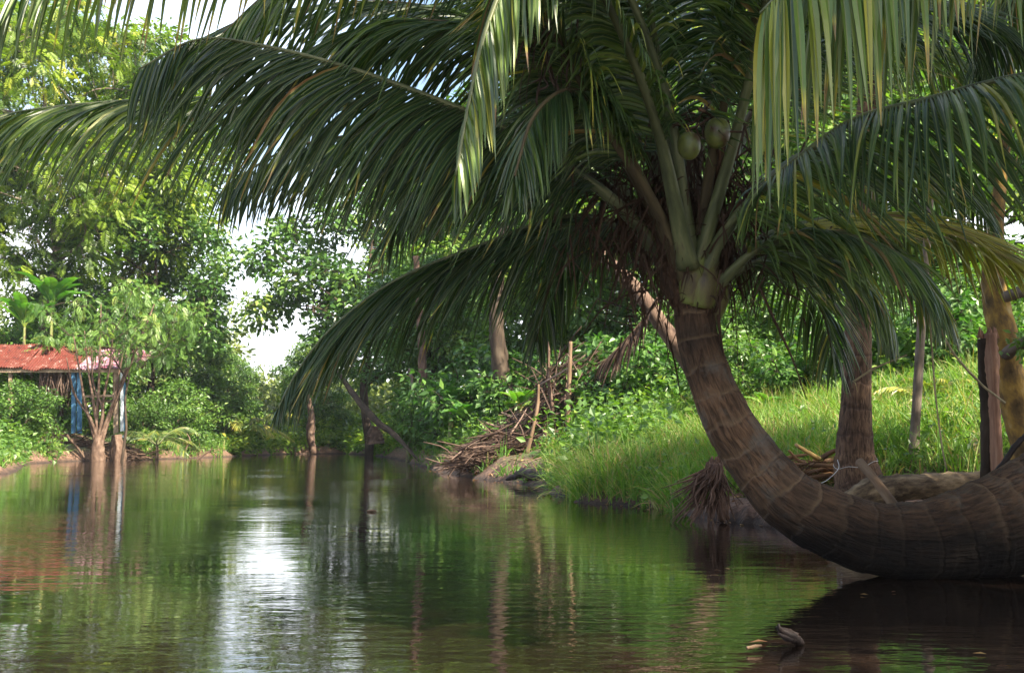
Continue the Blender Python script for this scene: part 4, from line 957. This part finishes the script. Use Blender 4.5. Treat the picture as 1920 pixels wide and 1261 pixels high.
stick('bare_pole', 'thin crooked pole rising out of the brush pile', 'pole', [(988, 850, 25), (1000, 800, 25), (1008, 760, 25), (1010, 720, 25)], [.05, .04, .04, .02], 'wood_pale', 8, .06, group=PG)
stick('bare_pole', 'thin dark pole between the brush pile and the tallest pole', 'pole', [(1040, 805, 26), (1035, 760, 26), (1028, 700, 26), (1030, 640, 26)], [.05, .045, .04, .03], 'bark_pink', 8, .05, group=PG)
stick('bare_pole', 'thin grey pole left of the pinkish spotted trunk', 'pole', [(782, 790, 45), (776, 740, 45), (768, 690, 45)], [.10, .08, .07], 'bark_grey', 8, .04, group=PG)
stick('slanting_trunk', 'pale slanting trunk behind the top of the bent palm', 'trunk', [(1330, 760, 17), (1290, 680, 17), (1235, 600, 17), (1190, 540, 17), (1120, 470, 17.3)], [.15, .13, .12, .11, .08], 'bark_pink', 12, .05)
mb = MB(); dr = np.random.default_rng(3)
tube(mb, spline([P(1505, 1206, 4.6), P(1486, 1194, 4.58), P(1469, 1184, 4.56), P(1456, 1174, 4.55)], 18), lerpr([.012, .030, .034, .022, .006], 18), 12, flat=.7, wob=.14, rng=dr)
tube(mb, spline([P(1470, 1186, 4.56), P(1462, 1178, 4.54), P(1460, 1168, 4.54)], 8), lerpr([.016, .010, .003], 8), 7, wob=.1, rng=dr)
tube(mb, spline([P(1490, 1200, 4.56), P(1474, 1194, 4.54), P(1458, 1186, 4.53)], 8), lerpr([.010, .012, .003], 8), 7, wob=.15, rng=dr)
tag(mb.build('driftwood', M['wet_wood']), 'small dark driftwood stub poking out of the water at the lower right', 'driftwood')
stick('floating_twig', 'pale twig floating beside the driftwood', 'twig', [(1400, 1214, 4.43), (1415, 1211, 4.44), (1428, 1209, 4.46)], [.006, .008, .004], 'wood_pale', 6, .1)
stick('floating_twig', 'tiny pale twig floating in the middle of the river', 'twig', [(688, 957.5, 13.2), (697, 956.5, 13.2), (706, 957.5, 13.2)], [.012, .018, .008], 'wood_pale', 6, .1)
# rope round the upright palm
mb = MB(); c = tp2[17]
a = np.linspace(0, 2 * PI, 30); tube(mb, c + np.stack([.212 * np.cos(a), .212 * np.sin(a), .05 * np.sin(a + 1) + .012 * np.sin(5 * a)], 1), .0035, 5)
tube(mb, spline([c + [-.2, -.08, .03], P(1572, 878, 11.05), P(1550, 900, 11.0), P(1528, 908, 10.95)], 20), .0045, 5)
tag(mb.build('rope', M['wire']), 'pale thin rope tied around the upright palm trunk', 'rope')
mb = MB(); tube(mb, spline([P(1590, 620, 8.3), P(1640, 660, 8.3), P(1700, 595, 8.4), P(1755, 575, 8.4)], 20), .008, 5)
VG = 'dry vines hanging from the right-hand palms'
VS = [([(1762, 615, 8.2), (1790, 665, 8.2), (1840, 720, 8.3), (1885, 755, 8.3)], .010, 'straight pale vine slanting down to the split post'),
      ([(1735, 520, 8.2), (1745, 620, 8.2), (1752, 720, 8.2), (1765, 830, 8.3), (1775, 880, 8.3)], .007, 'thin vine hanging down right of the thin stem'),
      ([(1600, 715, 8.5), (1640, 690, 8.5), (1700, 665, 8.5)], .008, 'short vine crossing the upright palm trunk')]
for q, w, lab in VS: stick('vine', lab, 'vine', q, [w, w, w * .8], 'vine', 5, .1, group=VG)
stick('dark_branch', 'curved black branch rising behind the bent trunk near the right edge', 'branch', [(1850, 900, 7.6), (1880, 870, 7.6), (1905, 835, 7.6), (1940, 800, 7.6)], [.012, .02, .02, .015], 'wet_wood', 7, .1)

# hanging root clump beside the bent trunk
def roots():
    r = np.random.default_rng(61); mb = MB(); o = P(1345, 875, 11.6)
    for k in range(150):
        a = r.uniform(-1, 1); x = 1340 + r.normal(0, 7); y = 872 + r.normal(0, 8)
        ex = 1340 + a * 60 - 20 + r.normal(0, 14); ey = r.uniform(905, 1000) - abs(a) * 10
        Y = r.normal(11.5, .12)
        q = [P(x, y, Y), P(x * .7 + ex * .3 + r.normal(0, 4), y * .6 + ey * .4, Y - .05), P(ex * .7 + x * .3 + r.normal(0, 4), y * .25 + ey * .75, Y - .12), P(ex, ey, Y - .2)]
        tube(mb, spline(q, 14), lerpr([.010, .009, .007, .003], 14) * r.uniform(.5, 1.4), 5, wob=.15, rng=r)
    tube(mb, spline([P(1345, 890, 11.5), P(1300, 897, 11.3), P(1240, 915, 11.1)], 14), lerpr([.016, .010, .003], 14), 5, wob=.1, rng=r)
    tube(mb, spline([P(1355, 860, 11.6), P(1340, 880, 11.6), P(1350, 940, 11.5), P(1360, 975, 11.4)], 14), lerpr([.04, .06, .08, .05], 14), 9, wob=.2, rng=r)
    tag(mb.build('root_clump', M['root']), 'dark tangle of thin bare roots hanging into the water left of the bent trunk', 'roots')


roots()


def brush(name, label, seed, cx, cy, Y, wx, wz, n, L, mat='dry', tilt=(1, .15), wr=.03, depth=1.0, core=True, tint=.6):
    r = np.random.default_rng(seed); mb = MB(); c = P(cx, cy, Y)
    u = r.uniform(-1, 1, n); v = r.uniform(-1, 1, n); h = r.uniform(0, 1, n) * np.sqrt(np.clip(1 - u * u, 0, 1))
    p = c + np.stack([u * wx, v * depth * .5, h * wz], 1)
    g = hgt(p[:, 0], p[:, 1]); p[:, 2] = np.maximum(np.maximum(g, 0) + .03, p[:, 2])
    d = np.stack([r.normal(tilt[0], .45, n) * np.sign(r.uniform(-.25, 1, n)), r.normal(-.2, .45, n), r.normal(tilt[1], .25, n)], 1)
    LL = r.uniform(L * .5, L * 1.3, n); ti = np.clip(r.normal(tint, .2, n), 0, 1)
    blades(mb, p - nrm(d) * LL[:, None] * .5, d, r.normal(0, 1, (n, 3)), LL, r.uniform(wr * .5, wr, n), 4, .2, [.8, 1, 1, .7, .2], .3, ti)
    for k in range(n // 14):
        a = p[r.integers(n)]; e = a + nrm(d[r.integers(n)]) * L * 1.1; tube(mb, spline([a, (a + e) / 2 + r.normal(0, .05, 3), e], 6), lerpr([.03, .012], 6), 5, tint=r.uniform(.3, .9))
    return tag(mb.build(name, M[mat]), label, 'brush pile')


brush('brush_pile', 'pile of dead pinkish palm fronds tipping into the water on the right bank', 71, 950, 878, 26.5, 1.25, .85, 900, .9, tilt=(.8, .25), depth=2.2, tint=.5)
brush('brush_pile', 'heap of dry broken leaves higher up behind the pile at the water', 72, 1010, 830, 27.5, 1.0, .9, 520, .6, tilt=(.6, .1), depth=1.6)
brush('brush_pile', 'tangle of dead stems leaning among the thin poles', 73, 1080, 770, 26.5, 1.0, 1.2, 260, 1.3, tilt=(.8, .8), wr=.035)
brush('brush_pile', 'dark heap of dead grass and roots behind the bend of the palm trunk', 74, 1520, 900, 12.2, .65, .24, 420, .35, mat='litter', tilt=(.6, .1), wr=.012, depth=.9, tint=.25)
brush('brush_pile', 'driftwood and roots littering the left bank below the hut', 75, 150, 856, 50, 2.6, .8, 330, 1.3, tilt=(1, .05), wr=.06, depth=1.5, tint=.5)
# dry frond hanging behind the crown
dry = empty('dead_frond', (0, 0, 0), 'dry pinkish palm frond hanging behind the left side of the bent palm', 'dead frond')
add_frond(dry, np.random.default_rng(81), pts=[P(1235, 560, 16), P(1205, 600, 16), P(1170, 640, 16), P(1130, 680, 16)], n=26, Lmax=.7, W=.035, droop=1.2, skip=.15, r0=.04, ang=(.6, .3), tint=(.6, .15), lm=M['dry'])
dry.children[0].data.materials[0] = M['wood_pale']
# leaf litter under the right bank trees and mud edge
r = np.random.default_rng(91); mb = MB(); g, s = scatter(740, 2000, 9.5, 48, 9000, r, .02, 1.6, ex=False); k = len(g)
kites(mb, g + [0, 0, .02], r.normal(0, 1, (k, 3)) * [1, 1, .1], np.array([0, 0, 1.]) + r.normal(0, .35, (k, 3)), r.uniform(.06, .16, k), .06, np.clip(r.normal(.55, .25, k), 0, 1))
tag(mb.build('leaf_litter', M['litter']), 'brown fallen leaves scattered on the muddy edge of the right bank', 'leaf litter', kind='stuff')
# small leaves and specks floating on the water
for k, (px, py, L) in enumerate([(1338, 1068, .05), (1368, 1067, .05), (1440, 1202, .08), (1612, 1113, .045), (1560, 1105, .03), (1850, 1225, .05), (1680, 1108, .03)]):
    g = G0(px, py, .006); mb = MB(); a = k * 1.7
    kites(mb, np.array([g]), np.array([[math.cos(a), math.sin(a) * .3, .05]]), np.array([[0, 0, 1.]]), np.array([L]), np.array([L * .5]), np.array([.5 + .4 * (k % 2)]))
    o = mb.build('floating_leaf', M['litter'])
    lab = ['brown leaf floating left of a smaller one below the hanging roots', 'brown leaf floating right of its neighbour below the hanging roots', 'yellowish leaf floating against the driftwood stub', 'pale leaf on the dark trunk reflection', 'pale speck of leaf left on the dark trunk reflection', 'pale leaf floating at the lower right edge', 'small pale leaf right on the dark trunk reflection'][k]
    tag(o, lab, 'leaf', 'leaves floating on the river')


r = np.random.default_rng(95); mb = MB(); Y = r.uniform(9, 46, 2600); px = r.uniform(760, 1560, 2600); X = (px - 960) / F * Y; sd = sdist(X, Y); k_ = (sd < .03) & (sd > -.35); X, Y = X[k_], Y[k_]; k = len(X)
kites(mb, np.stack([X, Y, np.full(k, .006)], 1), r.normal(0, 1, (k, 3)) * [1, 1, .02], np.array([0, 0, 1.]) + r.normal(0, .05, (k, 3)), r.uniform(.03, .11, k), .035, np.clip(r.normal(.5, .3, k), 0, 1))
tag(mb.build('floating_debris', M['litter']), 'thin scum of small leaves and bits floating along the edge of the right bank', 'floating debris', kind='stuff')


# ------------------------------------------------------------------ hut
def hut():
    o = P(120, 800, 52); o = np.array([o[0], 52, gz(o[0], 52)])
    root = empty('hut', o, 'open riverside hut with rusty red and faded pink sheet roof on blue posts', 'hut')
    def sheet(x0, x1, y0, z0, y1, z1, mat, name, lab=None, sk=0, bend=0):
        mb = MB(); nx = 60; ny = 8; u = np.linspace(0, 1, nx); v = np.linspace(0, 1, ny); U, V = np.meshgrid(u, v)
        X = x0 + (x1 - x0) * U + sk * V; Y = y0 + (y1 - y0) * V; Z = z0 + (z1 - z0) * V + .03 * np.sin(X / .115 * 2 * PI) + bend * np.sin(U * PI) * (1 - V) + .02 * np.sin(U * 7 + V * 3)
        vv = np.stack([X, Y, Z], -1).reshape(-1, 3) - o; i = np.arange(ny - 1)[:, None] * nx + np.arange(nx - 1)[None]
        q = np.stack([i, i + 1, i + nx + 1, i + nx], -1).reshape(-1, 4); mb.add(vv, q, smooth=True); mb.add(vv - [0, 0, .012], q[:, ::-1], smooth=True)
        s = mb.build(name, M[mat], root)
        if lab: s['label'] = lab
        return s
    def pz(py, Y): return P(0, py, Y)[2]
    def pX(px, Y): return P(px, 700, Y)[0]
    ya, yb = 50.6, 52.6
    for a, b, e, rdg, m_, lab in [(-90, -20, 689, 646, 'roof_red', None), (-20, 42, 688, 645, 'roof_red', None), (40, 80, 691, 648, 'roof_red', 'rusty red roof sheet with a bent lower edge'), (78, 142, 691, 651, 'roof_red', 'red roof sheet slipping lower than its neighbour'),
                                   (138, 182, 692, 655, 'roof_pink', 'faded pink roof sheet'), (180, 258, 690, 657, 'roof_pink', 'pink and white patchy roof sheet at the right end')]:
        sheet(pX(a, ya), pX(b, ya), ya, pz(e, ya), yb, pz(rdg, yb), m_, 'roof_sheet', lab, sk=.15, bend=-.06 if a == 40 else 0)
    sheet(pX(-90, yb), pX(258, yb), yb + 2, pz(685, yb), yb + .02, pz(650, yb), 'roof_red', 'rear_roof')
    def bar(name, q, w, d, mat, lab=None):
        a, b = [P(*x) - o for x in q]; mb = MB(); dz = nrm(b - a); s = nrm(np.cross(dz, [0, 1., 0])); f = np.cross(s, dz); v = []
        for p in (a, b):
            for i, j in ((-1, -1), (1, -1), (1, 1), (-1, 1)): v.append(p + s * i * w / 2 + f * j * d / 2)
        mb.add(v, [(0, 1, 2, 3), (4, 7, 6, 5), (0, 4, 5, 1), (1, 5, 6, 2), (2, 6, 7, 3), (3, 7, 4, 0)]); ob = mb.build(name, M[mat], root)
        if lab: ob['label'] = lab
    bar('post', [(138, 812, 50.9), (138, 692, 50.9)], .16, .14, 'paint_blue', 'blue painted post')
    bar('board', [(149, 812, 50.95), (149, 692, 50.95)], .22, .04, 'paint_blue', 'blue board with a pale lower end')
    bar('post', [(229, 820, 50.8), (229, 695, 50.8)], .12, .12, 'paint_white', 'pale blue and white post')
    bar('post', [(233.5, 820, 50.86), (233.5, 695, 50.86)], .09, .1, 'paint_blue', 'narrow blue post')
    bar('post', [(218, 830, 51), (219, 692, 51)], .2, .2, 'timber', 'bare timber post')
    bar('post', [(20, 812, 51), (20, 690, 51)], .14, .14, 'timber'); bar('post', [(-60, 812, 51), (-60, 690, 51)], .14, .14, 'timber')
    bar('post', [(60, 800, 54.4), (60, 690, 54.4)], .14, .14, 'timber'); bar('post', [(215, 800, 54.4), (215, 690, 54.4)], .14, .14, 'timber')
    bar('rail', [(150, 743, 51), (228, 741, 51)], .1, .08, 'timber'); bar('rail', [(140, 752, 54.3), (220, 752, 54.3)], .1, .08, 'timber')
    bar('beam', [(-80, 695, 50.78), (250, 695, 50.78)], .14, .1, 'timber'); bar('beam', [(-80, 691, 54.4), (250, 691, 54.4)], .14, .1, 'timber')
    # dead leaves hanging under the eave
    r = np.random.default_rng(5); n = 240; px = r.uniform(75, 150, n); p = np.array([P(a, 694 + r.uniform(0, 10), 50.9 + r.uniform(0, 1)) for a in px]) - o; mb = MB()
    blades(mb, p, np.array([0, 0, -1.]) + r.normal(0, .2, (n, 3)), r.normal(0, 1, (n, 3)), r.uniform(.4, 1.3, n), .06, 4, .3, [1, 1, .7, .2], .3, np.clip(r.normal(.55, .2, n), 0, 1))
    mb.build('thatch_fringe', M['dry'], root)


hut()
# bare multi-stemmed tree foot in front of the hut (stems of the feathery tree)
r = np.random.default_rng(62); mb = MB(); Y = 47.6
b = (184, 862, Y)
for ex, ey in [(150, 700), (165, 690), (188, 640), (205, 690), (225, 690), (250, 670), (262, 640), (175, 720), (140, 740)]:
    q = [b, (184 + (ex - 184) * .15 + r.normal(0, 3), 815, Y), (184 + (ex - 184) * .5 + r.normal(0, 5), (815 + ey) / 2, Y + r.normal(0, .3)), (ex, ey, Y + r.normal(0, .5)), (ex + (ex - 184) * .35, ey - 70, Y + r.normal(0, .6))]
    tube(mb, spline([P(*x) for x in q], 20), lerpr([.12, .075, .055, .04, .02], 20), 6, wob=.05, rng=r)
tube(mb, spline([P(184, 872, Y), P(183, 845, Y), P(186, 815, Y)], 8), lerpr([.34, .28, .16], 8), 9, wob=.06, rng=r)
tube(mb, spline([P(222, 875, 48.5), P(221, 845, 48.5), P(218, 815, 48.5)], 8), lerpr([.30, .34, .22], 8), 9, wob=.06, rng=r)
o = mb.build('stem_cluster', M['bark_pink']); o.parent = FT
o.matrix_parent_inverse = (Matrix.Translation(FT.location) @ FT.rotation_euler.to_matrix().to_4x4() @ Matrix.Diagonal((*FT.scale, 1))).inverted()
# a few bare branches on the left
LB = 'bare branches and roots on the left bank'
for lab, q, w in [('pale branch arching into the water right of the hut', [(355, 868, 54), (348, 845, 54), (356, 825, 54), (350, 812, 54)], .05),
                  ('thin pale branch lying on the left bank near the water', [(368, 862, 54), (392, 846, 54), (398, 840, 54)], .05),
                  ('pale stick leaning on the bank at the far left', [(70, 810, 46), (90, 835, 46), (100, 868, 46)], .07),
                  ('stick lying across the roots below the blue post', [(125, 815, 48), (150, 845, 48), (160, 860, 48)], .06)]:
    stick('bare_branch', lab, 'branch', q, [w, w * .8, w * .5], 'bark_pink', 6, .1, group=LB)

def haze():
    m, nt, out = newmat('air_haze'); v = N(nt, 'VolumePrincipled'); v.inputs['Density'].default_value = HAZE; v.inputs['Color'].default_value = (.80, .87, 1, 1); v.inputs['Anisotropy'].default_value = .3
    nt.links.new(v.outputs[0], out.inputs['Volume'])
    mb = MB(); a, b = (-420, -70, -3), (420, 620, 32)
    c = [(x, y, z) for z in (a[2], b[2]) for y in (a[1], b[1]) for x in (a[0], b[0])]
    mb.add(c, [(0, 2, 3, 1), (4, 5, 7, 6), (0, 1, 5, 4), (2, 6, 7, 3), (0, 4, 6, 2), (1, 3, 7, 5)])
    tag(mb.build('haze', m), kind='stuff')


HAZE = .00028
haze()

# ------------------------------------------------------------------ camera, light, sky
cam = bpy.data.cameras.new('camera'); co = bpy.data.objects.new('camera', cam); C.objects.link(co)
cam.sensor_width = 36; cam.lens = F / 1920 * 36; cam.clip_end = 2000; cam.clip_start = .05
co.location = (0, 0, CAMH); co.rotation_euler = (PI / 2 + TILT, 0, 0)
bpy.context.scene.camera = co
SUN = nrm(np.array([.55, -.53, .66])); 
sl = bpy.data.lights.new('sun', 'SUN'); so = bpy.data.objects.new('sun', sl); C.objects.link(so)
sl.energy = 5.0; sl.angle = math.radians(.6); sl.color = (1, .90, .72)
so.rotation_euler = Vector((-SUN[0], -SUN[1], -SUN[2])).to_track_quat('-Z', 'Y').to_euler()
w = bpy.data.worlds.new('World'); bpy.context.scene.world = w; w.use_nodes = True
nt = w.node_tree; nt.nodes.clear(); l = nt.links.new
sky = nt.nodes.new('ShaderNodeTexSky'); sky.sky_type = 'NISHITA'; sky.sun_disc = False
sky.sun_elevation = math.asin(SUN[2]); sky.sun_rotation = math.atan2(SUN[0], SUN[1]); sky.dust_density = 2.5; sky.air_density = 1.2
tcn = nt.nodes.new('ShaderNodeTexCoord'); no = nt.nodes.new('ShaderNodeTexNoise'); no.inputs['Scale'].default_value = 2.2; no.inputs['Detail'].default_value = 6
l(tcn.outputs['Generated'], no.inputs['Vector'])
mr = nt.nodes.new('ShaderNodeMapRange'); mr.inputs[1].default_value = .42; mr.inputs[2].default_value = .66
sep = nt.nodes.new('ShaderNodeSeparateXYZ'); l(tcn.outputs['Generated'], sep.inputs[0])
hz = nt.nodes.new('ShaderNodeMapRange'); l(sep.outputs['Z'], hz.inputs[0]); hz.inputs[1].default_value = .10; hz.inputs[2].default_value = .27; hz.inputs[3].default_value = .22; hz.inputs[4].default_value = -.10
ah = nt.nodes.new('ShaderNodeMath'); ah.operation = 'ADD'; l(no.outputs[0], ah.inputs[0]); l(hz.outputs[0], ah.inputs[1]); l(ah.outputs[0], mr.inputs[0])
mxs = nt.nodes.new('ShaderNodeMix'); mxs.data_type = 'RGBA'; l(mr.outputs[0], mxs.inputs[0]); l(sky.outputs[0], mxs.inputs[6]); mxs.inputs[7].default_value = (8.2, 8.3, 8.8, 1)
bg = nt.nodes.new('ShaderNodeBackground'); bg.inputs[1].default_value = .08; l(mxs.outputs[2], bg.inputs[0])
wo = nt.nodes.new('ShaderNodeOutputWorld'); l(bg.outputs[0], wo.inputs[0])
sc = bpy.context.scene
sc.view_settings.view_transform = 'Standard'; sc.view_settings.look = 'None'; sc.view_settings.exposure = 2.1; sc.view_settings.gamma = 1
sc.cycles.max_bounces = 6; sc.cycles.transmission_bounces = 4; sc.cycles.diffuse_bounces = 3; sc.cycles.glossy_bounces = 3; sc.cycles.use_denoising = True
print('faces', sum(len(m.polygons) for m in bpy.data.meshes))
